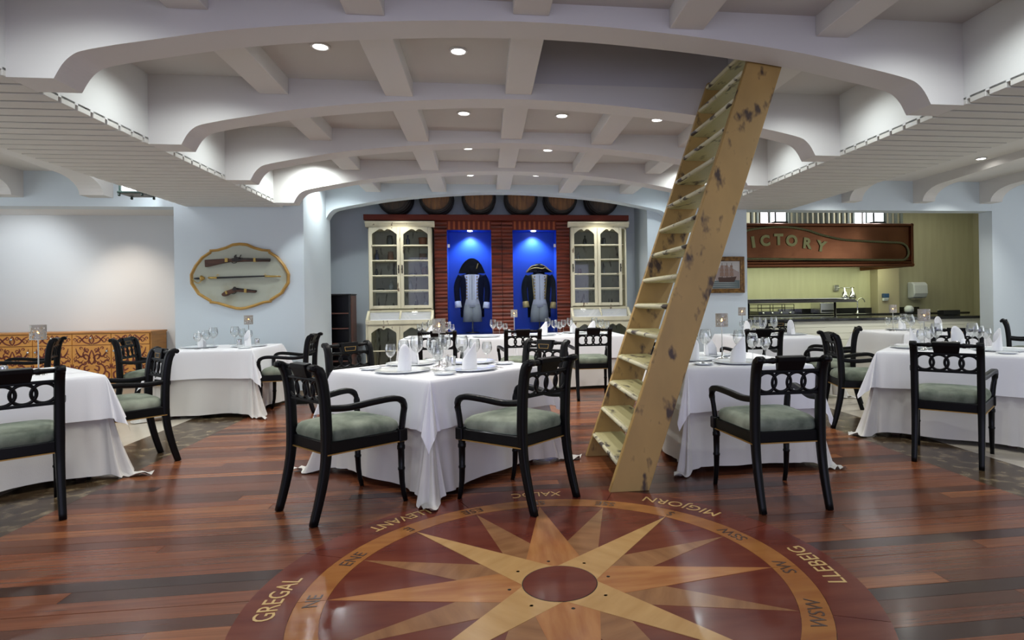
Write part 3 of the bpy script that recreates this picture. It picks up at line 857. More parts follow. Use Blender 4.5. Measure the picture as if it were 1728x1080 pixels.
def setting(tk, side, where, full=True, dx=0.0, items='pnbgfk'):
    """one cover; side in degrees of the table frame (0 = +x side), where = words that find it"""
    c, rot, sx, sy, nm = TAB[tk]
    a = R(rot + side)                              # outward direction of that side
    half = (sx if side % 180 == 0 else sy) / 2
    fwd = Vector((-math.cos(a), -math.sin(a))); right = Vector((fwd.y, -fwd.x))
    edge = Vector(c) - fwd * half + right * dx
    P = lambda u, v: edge + fwd * v + right * u
    rz = math.atan2(fwd.y, fwd.x) - PI / 2
    if 'p' in items: put('dinner_plate', PL, 'white dinner plate %s' % where, 'plate', 'white dinner plates', P(0, .20), ZT, rz)
    if 'n' in items: put('napkin', NK, 'folded white napkin %s' % where, 'napkin', 'folded white napkins', P(rnd.uniform(-.02, .02), .20), ZT + .005, rz + rnd.uniform(-.5, .5))
    if 'b' in items:
        put('bread_plate', BP, 'small white bread plate %s' % where, 'plate', 'white bread plates', P(-.30, .14), ZT, rz)
        put('butter_knife', KN, 'butter knife %s' % where, 'knife', 'butter knives', P(-.285, .14), ZT + .016, rz)
    if 'f' in items: put('dinner_fork', FK, 'steel fork %s' % where, 'fork', 'steel forks', P(-.20, .17), ZT + .001, rz)
    if 'k' in items: put('dinner_knife', KN, 'steel dinner knife %s' % where, 'knife', 'steel knives', P(.20, .17), ZT + .001, rz)
    if 'g' in items:
        for s, u, v in (('large', .10, .40), ('medium', .19, .355), ('small', .27, .30)):
            put('wine_glass', GL[s], '%s wine glass %s' % ({'large': 'largest', 'medium': 'medium', 'small': 'smallest'}[s], where), 'glass', 'stemmed wine glasses', P(u, v), ZT, 0)
setting('centre', 180, 'at the front left place of the centre table')
setting('centre', 270, 'at the front right place of the centre table')
setting('centre', 0, 'at the back right place of the centre table')
setting('centre', 90, 'at the back left place of the centre table')
setting('ladder', 270, 'at the front place right of the ladder')
setting('ladder', 90, 'at the back place right of the ladder')
setting('ladder', 180, 'at the left place behind the ladder', items='pnb')
setting('right', 270, 'at the near right place of the right table')
setting('right', 0, 'at the far right place of the right table', items='pn')
setting('right', 90, 'at the far left place of the right table', items='png')
setting('small', 180, 'at the left place of the small table by the painting', items='png')
setting('small', 0, 'at the right place of the small table by the painting', items='png')
setting('small', 90, 'at the back place of the small table by the painting', items='pg')
setting('farright', 90, 'at the back place of the far right table', items='png')
setting('farright', 0, 'at the right place of the far right table', items='png')
setting('farright', 180, 'at the left place of the far right table', items='g')
setting('plaque', 180, 'at the left place under the weapons plaque', items='pnbg')
setting('plaque', 0, 'at the right place under the weapons plaque', items='pnbg')
setting('backleft', 270, 'at the front left place of the long back table', dx=-.35, items='pnbg')
setting('backleft', 270, 'on the long back table, front place left of middle', dx=.40, items='pgb')
setting('backright', 270, 'on the long back table, front place right of middle', dx=-.40, items='pngb')
setting('backright', 270, 'at the front right place of the long back table', dx=.30, items='png')
setting('backleft', 90, 'on the long back table before the left niche', dx=.30, items='ng')
setting('backright', 90, 'on the long back table before the right cabinet', dx=-.15, items='png')
# candle lamps, shakers
def make_lamp(label):
    t = thing('candle_lamp', label, 'table lamp', (0, 0, 0), 0, 'candle lamps with metal mesh shades')
    mb = MB(); mb.lathe([(.050, 0), (.050, .004), (.030, .010), (.012, .016), (.006, .030), (.005, .05)], 24); obj('base', mb, 'chrome', t)
    mb = MB(); mb.lathe([(.0042, .02), (.0042, .258), (.030, .262), (.030, .266)], 12); obj('stem', mb, 'chrome', t)
    rg = random.Random(3); N, Mz = 40, 11; r, z0, z1 = .050, .262, .372
    mb = MB(); v = []; f = []
    for j in range(Mz + 1):
        for i in range(N):
            a = 2 * PI * (i + .5 * (j % 2)) / N; v.append((r * math.cos(a), r * math.sin(a), z0 + (z1 - z0) * j / Mz))
    for j in range(Mz):
        for i in range(N):
            if j in (0, Mz - 1) or rg.random() < .78: k = (i + 1) % N; f.append((j * N + i, j * N + k, (j + 1) * N + k, (j + 1) * N + i))
    mb.add(v, f, True); obj('mesh_shade', mb, 'lamp_mesh', t)
    mb = MB(); mb.lathe([(.018, .266), (.018, .300), (.0001, .300)], 14); cd = obj('candle', mb, 'napkin_white', t)
    mb = MB(); mb.lathe([(.0005, .302), (.006, .308), (.007, .316), (.004, .328), (.0003, .340)], 10); obj('flame', mb, 'flame', cd, label='small warm flame')
    return t
lamp0 = None
for tk, dx, dy, lb in (('centre', 0, 0, 'candle lamp with mesh shade in the middle of the centre table'),
                       ('ladder', .02, .05, 'candle lamp with mesh shade on the table right of the ladder'),
                       ('left', .28, .10, 'candle lamp with mesh shade on the left table at the picture edge'),
                       ('right', -.27, .04, 'candle lamp with mesh shade on the right table'),
                       ('small', -.28, .20, 'candle lamp with mesh shade before the kitchen counter, on the small table'),
                       ('farright', -.28, .10, 'candle lamp with mesh shade on the far right table'),
                       ('plaque', .22, .15, 'candle lamp with mesh shade below the weapons plaque'),
                       ('backright', -.78, .15, 'candle lamp with mesh shade on the long back table between the niches')):
    c = TAB[tk][0]; p = (c[0] + dx, c[1] + dy, ZT)
    if lamp0 is None: lamp0 = make_lamp(lb); lamp0.location = p
    else: dup(lamp0, p, 0, lb)
sk_ = MB(); sk_.lathe([(.026, 0), (.028, .003), (.028, .078), (.026, .084), (.010, .088), (.0001, .088)], 20, cap=False); SK = sk_.mesh('shaker', 'steel')
for tk, dx, dy, lb in (('left', .13, -.02, 'left table, nearer the lamp'), ('left', .04, -.05, 'left table, farther from the lamp'),
                       ('right', -.20, -.12, 'right table, beside the candle lamp'), ('right', -.11, -.14, 'right table, next to the napkin'),
                       ('small', -.18, .22, 'small table, beside the candle lamp'), ('small', -.10, .22, 'small table, away from the candle lamp'),
                       ('plaque', .12, .12, 'table under the plaque, left of the lamp'), ('plaque', .32, .14, 'table under the plaque, right of the lamp'),
                       ('backright', -.86, .05, 'long back table, left of the lamp'), ('centre', .07, .05, 'centre table, behind the glasses'), ('centre', .10, -.05, 'centre table, right of the lamp')):
    c = TAB[tk][0]; put('salt_shaker', SK, 'steel cylinder shaker on the ' + lb, 'shaker', 'steel shakers', (c[0] + dx, c[1] + dy), ZT, 0)

# ================================================================== BACK WALL: PANELLING, NICHES, UNIFORMS
YP = 10.10                                        # face of the panelling
ax = lambda px, y=YP: at_y(px, 480, y)[0]
NL = (ax(755), ax(830)); NR = (ax(866), ax(940)); PX0, PX1 = ax(734), ax(962)
ZN = 2.47
pan = thing('wood_panelling', 'red striped wooden wall panelling around two blue display niches', 'panelling', (0, 0, 0))
def ribbed(nm, x0, x1, z0, z1, pitch=.062):
    mb = MB(); n = int((z1 - z0) / pitch); h = (z1 - z0) / n
    prof = [(YP + .06, z0)]
    for k in range(n):
        z = z0 + k * h; prof += [(YP + .004, z + .001), (YP - .010, z + h * .35), (YP - .012, z + h * .6), (YP + .002, z + h * .97)]
    prof.append((YP + .06, z1))
    mb.prism(prof, x0, x1, 'x'); return obj(nm, mb, 'red_wood', pan)
xm = (NL[1] + NR[0]) / 2
for x0, x1 in ((PX0, NL[0]), (NL[1], xm - .003), (xm + .003, NR[0]), (NR[1], PX1)): ribbed('slat_panel', x0, x1, 0, 2.62)
for x0, x1 in (NL, NR):
    mb = MB(); mb.box(x0, x1, YP, YP + .05, ZN, 2.62); hp = obj('header_panel', mb, 'red_wood_dark', pan)
    n = 9
    for k in range(n):
        a = x0 + (x1 - x0) * (k + .3) / n; mb = MB(); mb.box(a, a + .035, YP - .004, YP + .002, ZN + .004, 2.616); obj('strip', mb, 'red_strip', hp)
sh = MB(); sx0, sx1 = at_y(613, 365, 10.02)[0], at_y(1061, 365, 10.02)[0]
sh.box(sx0, sx1, 10.02, 10.55, 2.62, 2.715)
tag(obj('barrel_shelf', sh, 'red_wood_dark', bevel=.004), 'long dark red wooden shelf carrying the barrels above the cabinets', 'shelf')
for (x0, x1), nm, sx in ((NL, 'left', 797), (NR, 'right', 908)):
    t = thing('display_niche', 'blue lit glass niche holding the %s naval uniform' % ('black hat, white cuffed' if nm == 'left' else 'gold trimmed'), 'display case', (0, 0, 0), 0, 'blue display niches')
    mb = MB(); mb.box(x0, x1, 10.50, 10.53, 0, ZN + .02); obj('back_panel', mb, 'niche_blue', t)
    for a in (x0 - .02, x1):
        mb = MB(); mb.box(a, a + .02, YP + .06, 10.50, 0, ZN + .02); obj('side_panel', mb, 'niche_blue', t)
    mb = MB(); mb.box(x0, x1, YP + .06, 10.50, ZN, ZN + .02); obj('top_panel', mb, 'niche_blue', t)
    mb = MB(); mb.box(x0, x1, YP + .03, 10.50, 0, .72); obj('plinth', mb, 'niche_floor', t)
    mb = MB(); mb.box(x0 + .004, x1 - .004, YP + .002, YP + .010, .02, ZN - .006); g = obj('glass_door', mb, 'glass_blue', t)
    hx = x0 + .03 if nm == 'left' else x1 - .03
    for z in (2.2, .9):
        mb = MB(); mb.box(hx - .02, hx + .02, YP - .006, YP + .016, z - .03, z + .03); obj('hinge', mb, 'steel', g, bevel=.003)
    xs = at_y(793 if nm == 'left' else 900, 390, 10.25)[0]
    mb = MB(); mb.lathe([(.04, ZN - .008), (.045, ZN - .001)], 16, (xs, 10.25, 0)); obj('niche_lamp', mb, 'spot_lens', t)
    spot('niche_beam', (xs, 10.36, ZN - .03), 46, (.80, .90, 1.0), 120, .7, (xs, 10.46, 1.6))

def uniform(px, left):
    """coat, waistcoat and breeches on a thin stand"""
    yc = 10.33
    X, _ = at_y(px, 500, yc)
    Z = lambda py: at_y(px, py, yc)[1]
    t = thing('naval_uniform', 'old naval uniform on a stand, %s' % ('dark blue coat with white lapels and white cuffs' if left else 'black coat edged in gold with gold cuffs'), 'uniform', (X, yc, .72), 0, 'naval uniforms in the niches')
    P = lambda x, y, z: (x, y, z - .72)
    cm = 'coat_navy' if left else 'coat_black'
    zs, zw, zb, zh = Z(463), Z(506), Z(517), Z(543)  # shoulder, waist, skirt, hem
    def shell(levels, nm, m, n=24, parent=t):
        mb = MB(); rows = []
        for z, w_, d, y0 in levels: rows.append([P(w_ * math.cos(2 * PI * i / n), y0 + d * math.sin(2 * PI * i / n) * -1, z) for i in range(n)])
        mb.grid(rows, closed=True); k = len(mb.v) - n; mb.f += [tuple(range(n)), tuple(k + i for i in range(n))]; mb.sm += [False, False]
        return obj(nm, mb, m, parent)
    co = shell([(zh + .08, .20, .07, .03), (zb, .205, .085, .02), (zw, .185, .09, .01), ((zs + zw) / 2, .205, .105, 0), (zs - .08, .225, .105, 0), (zs - .02, .20, .085, 0), (zs + .012, .10, .06, 0), (zs + .03, .06, .05, 0)], 'coat', cm)
    wc = shell([(zb - .01, .150, .090, -.012), (zw, .128, .094, -.012), (zs - .12, .138, .108, -.012), (zs - .01, .118, .082, -.010), (zs + .015, .05, .055, -.005)], 'waistcoat', 'cloth_white')
    mb = MB(); mb.box(-.0015, .0015, -.128, -.10, zw - .72, zs - .74)
    obj('seam', mb, cm, wc)
    br = MB()
    for s in (-1, 1):
        rows = []
        for z, cx, w_, d in ((zb + .03, .055, .085, .085), (zb - .08, .064, .092, .085), (zh, .070, .094, .075)):
            rows.append([P(s * cx + w_ * math.cos(2 * PI * i / 16), -.012 - d * math.sin(2 * PI * i / 16), z) for i in range(16)])
        br.grid(rows, closed=True); k = len(br.v) - 16; br.f.append(tuple(k + i for i in range(16))); br.sm.append(False)
    obj('breeches', br, 'cloth_breeches' if left else 'coat_black' if False else 'cloth_breeches', t)
    for s in (-1, 1):
        # lapels down the chest with their buttons
        mb = MB(); rows = []
        for k in range(9):
            z = zs - .01 - (zs - zw - .02) * k / 8; xo = .125 - .004 * k; xi = .050
            yb = -.115 if 0 < k < 8 else -.102
            rows.append([P(s * xi, yb - .004, z), P(s * (xi + xo) / 2, yb + .006, z), P(s * xo, yb + .036, z)])
        mb.grid(rows); lp = obj('lapel', mb, 'napkin_white' if left else 'cloth_white', co)
        if not left:
            mb = MB(); mb.tube([P(s * (.127 - .004 * k), -.088 if 0 < k < 8 else -.075, zs - .01 - (zs - zw - .02) * k / 8) for k in range(9)], .008, 6); obj('gold_braid', mb, 'braid_gold', co)
        for k in range(8):
            z = zs - .045 - (zs - zw - .07) * k / 7
            mb = MB(); mb.lathe([(.0001, -.130), (.009, -.128), (.013, -.121), (.013, -.110)], 8, (s * .088, 0, z - .72), 'y', cap=False); obj('button', mb, 'brass', co)
        # sleeves and turned back cuffs
        zc = Z(513 + (2 if s > 0 else 0))
        arm = smooth_path([P(s * .185, .0, zs - .03), P(s * .235, 0, zs - .12), P(s * .262, -.01, (zs + zc) / 2), P(s * .245, -.05, zc + .02)], 4)
        n = len(arm); mb = MB(); mb.tube(arm, [(.058 - .014 * i / n, .062 - .014 * i / n) for i in range(n)], 12, up=(0, 1, 0)); sl = obj('sleeve', mb, cm, t)
        mb = MB(); mb.tube([P(s * .247, -.047, zc + .045), P(s * .236, -.065, zc - .055)], [(.053, .055), (.060, .060)], 12, up=(0, 1, 0)); obj('cuff', mb, 'napkin_white' if left else 'braid_gold', sl)
    mb = MB(); mb.lathe([(.12, 0), (.12, .012), (.012, .02), (.010, zs - .72)], 14); obj('stand', mb, 'gun_iron', t)
    return X, yc, zs
# hats resting on top of the stands
X, yc, zs = uniform(797, True)
def hat(nm, label, outline, zoff, thick, m, braid=False):
    t = thing(nm, label, 'hat', (0, 0, 0))
    for s, y0 in ((-1, -.055), (1, .03)):
        mb = MB(); rows = []
        n = len(outline)
        for j, f in enumerate((0, .35, .7, 1.0)):
            rows.append([(x * (1 - .0 * f), y0 + s * .0 + (thick * (1 - f * .8) * s * .5) * math.cos(x * 5), z * f) for x, z in outline])
        top = rows
        mb.grid(top)
        rows2 = [[(x, y - s * .008, z) for x, y, z in r] for r in rows]; mb.grid(rows2)
        obj('brim', mb, m, t)
    mb = MB(); mb.lathe([(.10, -.02), (.102, .06), (.09, .12), (.05, .15), (.0001, .155)], 20); obj('crown', mb, m, t)
    return t
L = [(-.225, .0), (-.205, .06), (-.165, .14), (-.11, .205), (-.05, .245), (.0, .255), (.05, .248), (.11, .21), (.165, .14), (.205, .055), (.228, -.005)]
t = hat('bicorne_hat', 'tall black bicorne hat with a small gold ornament above the blue uniform', L, 0, .08, 'hat_black')
t.location = (X, yc, zs + .02)
mb = MB(); mb.prism([(.075, .07), (.085, .075), (.115, .165), (.10, .16), (.088, .12)], -.112, -.100, 'y'); obj('gold_ornament', mb, 'braid_gold', t)
X, yc, zs = uniform(910, False)
L = [(-.225, .0), (-.18, .06), (-.13, .105), (-.06, .125), (.02, .130), (.08, .118), (.13, .08), (.18, .035), (.225, .005)]
t = hat('tricorne_hat', 'black tricorne hat edged in gold braid above the gold trimmed uniform', L, 0, .09, 'hat_black')
t.location = (X, yc, zs + .035)
mb = MB(); mb.tube(smooth_path([(x, -.066, z * .95 + .004) for x, z in L], 3), .007, 6); obj('gold_braid', mb, 'braid_gold', t)
mb = MB(); mb.tube(smooth_path([(-.225, -.07, .0), (-.15, -.10, .055), (-.05, -.115, .075), (.05, -.115, .06), (.10, -.10, .075), (.16, -.09, .04), (.225, -.07, .005)], 3), .008, 6); obj('front_braid', mb, 'braid_gold', t)

# ---- barrels
def make_barrel(label):
    t = thing('wooden_barrel', label, 'barrel', (0, 0, 0), 0, 'barrels on the shelf')
    Lb = .56
    prof = []
    for k in range(13):
        u = k / 12; prof.append((.245 + .045 * math.sin(PI * u), Lb * u))
    prof = [(.228, .022), (.228, 0.0)] + prof
    mb = MB(); mb.lathe(prof, 28, axis='y', cap=False); obj('stave_body', mb, 'barrel_stave', t)
    w_ = .456 / 6
    for k in range(6):                            # boards of the head
        x0 = -.228 + k * w_ + .001; x1 = x0 + w_ - .002
        pts = [(x, math.sqrt(max(.0, .2275 ** 2 - x * x))) for x in (x0 + (x1 - x0) * i / 5 for i in range(6))]
        mb = MB(); mb.prism(pts + [(x, -z) for x, z in pts[::-1]], .018, .035, 'y'); obj('head_board', mb, 'barrel_head', t)
    for u in (.0, .12, .30, .70, .88):
        r = .247 + .045 * math.sin(PI * (u + .03)); mb = MB()
        mb.lathe([(r + .002, Lb * u), (r + .006, Lb * u), (r + .006, Lb * (u + .07)), (r + .002, Lb * (u + .07))], 28, axis='y', cap=False); obj('hoop', mb, 'barrel_hoop', t)
    return t
b0 = None
for px, lb in ((664, 'leftmost old wooden barrel on the red shelf, dark headed'), (735, 'second barrel from the left on the red shelf, head orange worn'), (808, 'third barrel from the left on the red shelf, above the left niche'),
               (880, 'fourth barrel from the left on the red shelf, palest head'), (948, 'fifth barrel from the left on the red shelf, right of the right niche lamp'), (1019, 'rightmost barrel on the red shelf, metal hoop shining')):
    x = at_y(px, 340, 9.97)[0]; p = (x, 9.97, 2.717 + .297)
    if b0 is None: b0 = make_barrel(lb); b0.location = p
    else:
        b_ = dup(b0, p, 0, lb)
        for ch in b_.children: ch.material_slots[0].link = 'DATA'
    if px in (664, 1019):
        for ch in (b0 if px == 664 else b_).children:
            if ch.name.startswith('head_board'): ch.material_slots[0].link = 'OBJECT'; ch.material_slots[0].material = MATS['barrel_head_dark']

# ---- antique display cabinets
def scallop(u): return .084 * math.sin(PI * u) ** .75 - .028 * math.exp(-((u - .5) / .06) ** 2) + .012 * math.exp(-((abs(u - .5) - .2) / .1) ** 2) if 0 < u < 1 else 0
def door(parent, nm, x0, x1, z0, z1, y, rows, st=.052, arch=.085, handle=None):
    d = obj(nm, MB().box(x0, x0 + st, y, y + .03, z0, z1).box(x1 - st, x1, y, y + .03, z0, z1).box(x0 + st, x1 - st, y, y + .03, z0, z0 + st), 'cream_paint', parent, bevel=.004)
    a, b = x0 + st, x1 - st; pts = [(a, z1), (a, z1 - st - .062)]
    for i in range(25): u = i / 24; pts.append((a + (b - a) * u, z1 - st - .062 + scallop(u)))
    pts.append((b, z1)); mb = MB()
    n = 25
    for i in range(n - 1):
        p, q = pts[2 + i], pts[3 + i]; mb.prism([(p[0], p[1]), (q[0], q[1]), (q[0], z1), (p[0], z1)], y + .001, y + .029, 'y')
    obj('arched_rail', mb, 'cream_paint', d)
    za, zb = z0 + st, z1 - st
    for k in range(1, rows):
        z = za + (zb - za) * k / rows; mb = MB(); mb.box(a, b, y + .002, y + .024, z - .010, z + .010); obj('glazing_bar', mb, 'cream_paint', d, bevel=.003)
    mb = MB(); mb.box(a, b, y + .012, y + .015, za, zb); obj('pane', mb, 'glass_pane', d)
    if handle is not None:
        hz = (z0 + z1) / 2 - .02; mb = MB(); mb.box(handle - .008, handle + .008, y - .006, y, hz - .07, hz + .07); mb.lathe([(.010, -.03), (.013, -.02), (.006, 0)], 10, (handle, y, hz), 'y'); mb.tube([(handle, y - .012, hz + .05), (handle, y - .022, hz), (handle, y - .012, hz - .05)], .005, 6)
        obj('handle', mb, 'iron_dark', d, label='dark iron handle')
    return d
def cabinet(px0, px1, label, right):
    y0, y1 = 10.04, 10.52
    x0, x1 = at_y(px0, 450, y0)[0], at_y(px1, 450, y0)[0]
    t = thing('display_cabinet', label, 'cabinet', (0, 0, 0), 0, 'cream display cabinets')
    zt, zm, zl = 2.60, 1.13, .93
    bx0, bx1 = x0 + .045, x1 - .045
    mb = MB()
    for s in ((bx0, bx0 + .03), (bx1 - .03, bx1)): mb.box(s[0], s[1], y0 + .012, y1, 0, zt - .09)
    mb.box(bx0, bx1, y0 + .012, y1, zt - .12, zt - .09); mb.box(bx0, bx1, y0 + .012, y1, zm - .02, zm + .015); mb.box(bx0, bx1, y0 + .03, y1, .04, .08)
    obj('carcass', mb, 'cream_paint', t, bevel=.003)
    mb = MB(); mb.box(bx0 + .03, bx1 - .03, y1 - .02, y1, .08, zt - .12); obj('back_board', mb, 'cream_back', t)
    c = [(y0 - .045, zt), (y0 - .04, zt - .025), (y0 - .02, zt - .04), (y0 + .005, zt - .075), (y0 + .012, zt - .09), (y1, zt - .09), (y1, zt)]
    mb = MB(); mb.prism(c, x0, x1, 'x'); obj('cornice', mb, 'cream_paint', t)
    for k in range(1, 5):
        z = zm + .05 + (zt - .17 - zm) * k / 5; mb = MB(); mb.box(bx0 + .03, bx1 - .03, y0 + .10, y1 - .02, z - .009, z + .009); obj('shelf', mb, 'cream_paint', t)
    xm = (bx0 + bx1) / 2
    if right:
        w_ = (bx1 - bx0) * .46
        door(t, 'door', bx0 + .01, bx0 + .01 + w_, zm + .03, zt - .10, y0 - .018, 5, handle=bx0 + .035)
        door(t, 'door', bx0 + .01 + w_ + .004, bx1 - .09, zm + .03, zt - .10, y0 - .030, 5, handle=bx1 - .115)
    else:
        door(t, 'door', bx0 + .012, xm - .002, zm + .03, zt - .10, y0 - .018, 5, handle=xm - .028)
        door(t, 'door', xm + .002, bx1 - .012, zm + .03, zt - .10, y0 - .018, 5, handle=xm + .028)
    # slanted show case under the doors
    yf = y0 - .20
    mb = MB()
    for a in (bx0 - .02, bx1 - .02): mb.prism([(yf, zl), (y0, zl), (y0, zm), (y0 - .02, zm), (yf, zl + .06)], a, a + .04, 'x')
    mb.box(bx0 - .02, bx1 + .02, yf - .012, yf + .02, zl - .02, zl + .045); mb.box(bx0 - .02, bx1 + .02, y0 - .03, y0 + .012, zm - .03, zm)
    mb.box(bx0 - .02, bx1 + .02, yf, y0, zl - .02, zl)
    mb.prism([(yf + .02, zl + .055), (y0 - .02, zm - .008), (y0 - .02, zm + .004), (yf + .02, zl + .067)], xm - .015, xm + .015, 'x')
    obj('show_case', mb, 'cream_paint', t, bevel=.003)
    mb = MB(); mb.add([(bx0, yf + .01, zl + .062), (bx1, yf + .01, zl + .062), (bx1, y0 - .02, zm - .002), (bx0, y0 - .02, zm - .002)], [(0, 1, 2, 3)]); obj('case_glass', mb, 'glass_pane', t)
    mb = MB(); mb.box(bx0, bx1, yf + .03, y0 - .03, zl + .002, zl + .01); mb.box(bx0, bx1, y0 - .022, y0 - .012, zl + .002, zm - .03); obj('case_lining', mb, 'napkin_white', t)
    # lower cupboard
    mb = MB(); mb.box(bx0 - .02, bx0 + .012, yf + .01, y0 + .02, 0, zl - .02); mb.box(bx1 - .012, bx1 + .02, yf + .01, y0 + .02, 0, zl - .02); mb.box(bx0, bx1, yf + .02, y0, .02, .07)
    mb.box(bx0, bx1, yf + .02, yf + .05, zl - .07, zl - .02)
    obj('lower_carcass', mb, 'cream_paint', t, bevel=.003)
    door(t, 'lower_door', bx0 + .014, xm - .002, .08, zl - .05, yf + .0, 2, handle=None); door(t, 'lower_door', xm + .002, bx1 - .014, .08, zl - .05, yf + .0, 2, handle=None)
    return bx0, bx1, y0, zm, zt
cl = cabinet(617, 734, 'cream distressed display cabinet left of the niches, jars behind its glass', False)
cr_ = cabinet(959, 1062, 'cream distressed display cabinet right of the niches, doors slid open unevenly', True)
def jar(nm, prof, m, where, cab, u, k, s=1.0, cat='jar'):
    bx0, bx1, y0, zm, zt = cab
    z = zm + .015 if k == 0 else zm + .05 + (zt - .17 - zm) * k / 5 + .009
    mb = MB(); mb.lathe([(r * s, h * s) for r, h in prof], 14); o = obj(nm, mb, m); o.location = (bx0 + (bx1 - bx0) * u, y0 + .26, z + .0005)
    tag(o, where, cat)
BOT = [(.034, 0), (.036, .01), (.036, .09), (.030, .11), (.012, .13), (.012, .165), (.016, .168), (.016, .18)]
JAR = [(.05, 0), (.055, .02), (.055, .11), (.045, .13), (.047, .14), (.047, .16), (.01, .17)]
URN = [(.02, 0), (.03, .01), (.02, .03), (.045, .07), (.05, .11), (.035, .15), (.02, .17), (.03, .19), (.012, .21)]
TUB = [(.06, 0), (.07, .10), (.074, .11), (.074, .13), (.06, .13)]
BOX = [(.07, 0), (.075, .02), (.075, .05), (.05, .06)]
for a in (('glass_jar', JAR, 'bottle_dark', 'dark glass jar on the top shelf of the left cabinet', cl, .30, 4, 1.0), ('glass_bottle', BOT, 'jar_blue', 'dark blue bottle on the top shelf of the left cabinet', cl, .59, 4, .95, 'bottle'),
          ('clay_pot', TUB, 'jar_terracotta', 'brown clay pot on the top shelf of the left cabinet', cl, .83, 4, 1.0, 'pot'),
          ('glass_bottle', BOT, 'jar_blue', 'dark blue bottle on the second shelf of the left cabinet, left', cl, .09, 3, 1.0, 'bottle'), ('glass_jar', JAR, 'jar_brown', 'brown jar on the second shelf of the left cabinet', cl, .31, 3, .95), ('clay_pot', TUB, 'jar_brown', 'brown lidded pot on the second shelf of the left cabinet, right', cl, .83, 3, .9, 'pot'),
          ('pharmacy_jar', URN, 'bottle_dark', 'small dark jar on the third shelf of the left cabinet, left', cl, .08, 2, .6), ('wooden_box', BOX, 'bottle_dark', 'low dark tin on the third shelf of the left cabinet', cl, .66, 2, .8, 'box'), ('glass_jar', JAR, 'jar_brown', 'brown jar on the third shelf of the left cabinet, right', cl, .85, 2, .9),
          ('metal_bowl', BOX, 'bottle_dark', 'dark shallow bowl on the fourth shelf of the left cabinet', cl, .14, 1, .9, 'bowl'), ('pharmacy_jar', URN, 'jar_clear', 'pale pharmacy urn on the fourth shelf of the left cabinet, left', cl, .31, 1, .85), ('pharmacy_jar', URN, 'jar_clear', 'dark pharmacy urn on the fourth shelf of the left cabinet, right', cl, .62, 1, .85),
          ('glass_bottle', BOT, 'bottle_dark', 'small dark bottle on the bottom shelf of the left cabinet', cl, .70, 0, .75, 'bottle'), ('glass_jar', JAR, 'jar_clear', 'pale jar on the bottom shelf of the left cabinet, right', cl, .87, 0, .7),
          ('glass_bottle', BOT, 'bottle_dark', 'dark bottle on the top shelf of the right cabinet, left', cr_, .30, 4, .9, 'bottle'), ('glass_jar', JAR, 'bottle_dark', 'round dark jar on the top shelf of the right cabinet', cr_, .64, 4, .75),
          ('glass_bottle', BOT, 'jar_clear', 'pale bottle on the second shelf of the right cabinet, left', cr_, .17, 3, .6, 'bottle'), ('glass_bottle', BOT, 'jar_clear', 'small pale bottle on the third shelf of the right cabinet', cr_, .64, 2, .6, 'bottle'),
          ('glass_jar', JAR, 'jar_brown', 'small brown jar on the third shelf of the right cabinet, left', cr_, .20, 2, .6), ('wooden_box', BOX, 'jar_brown', 'small brown tin on the bottom shelf of the right cabinet', cr_, .25, 0, .7, 'box')):
    jar(*a)

# ---- dark bookcase in the corner
t = thing('bookcase', 'low black bookcase with brown shelf edges left of the cream cabinet', 'bookcase', (0, 0, 0))
bx1 = at_y(592, 560, 9.74)[0]; bx0 = bx1 - .85; ztop = 1.39
mb = MB(); mb.box(bx0, bx0 + .03, 9.74, 10.15, 0, ztop); obj('side_panel', mb, 'bookcase_black', t, bevel=.003)
mb = MB(); mb.box(bx1 - .03, bx1, 9.74, 10.15, 0, ztop); obj('side_panel', mb, 'bookcase_black', t, bevel=.003)
mb = MB(); mb.box(bx1, bx1 + .006, 9.77, 10.15, 0, ztop - .01); obj('side_veneer', mb, 'bookcase_side', t, label='reddish brown outer side')
mb = MB(); mb.box(bx0 - .01, bx1 + .012, 9.73, 10.16, ztop, ztop + .02); obj('top_board', mb, 'bookcase_black', t, bevel=.003)
mb = MB(); mb.box(bx0, bx1, 10.13, 10.15, 0, ztop); obj('back_board', mb, 'bookcase_black', t)
for z in (.05, .33, .61, .85, 1.09):
    mb = MB(); mb.box(bx0 + .03, bx1 - .03, 9.77, 10.13, z, z + .02); s = obj('shelf', mb, 'bookcase_black', t)
    mb = MB(); mb.box(bx0 + .03, bx1 - .03, 9.762, 9.77, z, z + .02); obj('shelf_edge', mb, 'bookcase_side', s)

# ================================================================== WEAPONS PLAQUE
YQ = 8.3
pl = thing('weapons_plaque', 'oval gold framed plaque mounted with old weapons on the blue wall', 'plaque', (-3.20, YQ, 1.632))
half = [(0, .447), (.09, .437), (.18, .395), (.29, .362), (.375, .355), (.378, .333), (.48, .262), (.565, .150), (.622, .03), (.618, -.09), (.53, -.235), (.385, -.330), (.385, -.348), (.29, -.362), (.16, -.408), (.06, -.437), (0, -.443)]
hs = half[:4] + half[4:]
out = hs + [(-x, z) for x, z in hs[-2:0:-1]]
inn = [(x * .935, z * .915) for x, z in out]
n = len(out); mb = MB()
v = [(x, -.018, z) for x, z in inn] + [(x * .968, -.040, z * .96) for x, z in out] + [(x, -.026, z) for x, z in out] + [(x, 0, z) for x, z in out]
fs = []
for k in range(3):
    for i in range(n): j = (i + 1) % n; fs.append((k * n + i, k * n + j, (k + 1) * n + j, (k + 1) * n + i))
mb.add(v, fs); obj('frame', mb, 'plaque_frame', pl, label='moulded gold frame')
mb = MB(); mb.prism(inn[::-1], -.020, -.001, 'y'); obj('board', mb, 'plaque_paper', pl, label='pale stained board')
S = .001025                                       # metres per measured unit on the plaque
def q(px, py): return ((px - 675) * S, -(py - 547) * S)
def flat(pts, d0, d1): return MB().prism([q(*p) for p in pts], d0, d1, 'y')
y0w = -.020
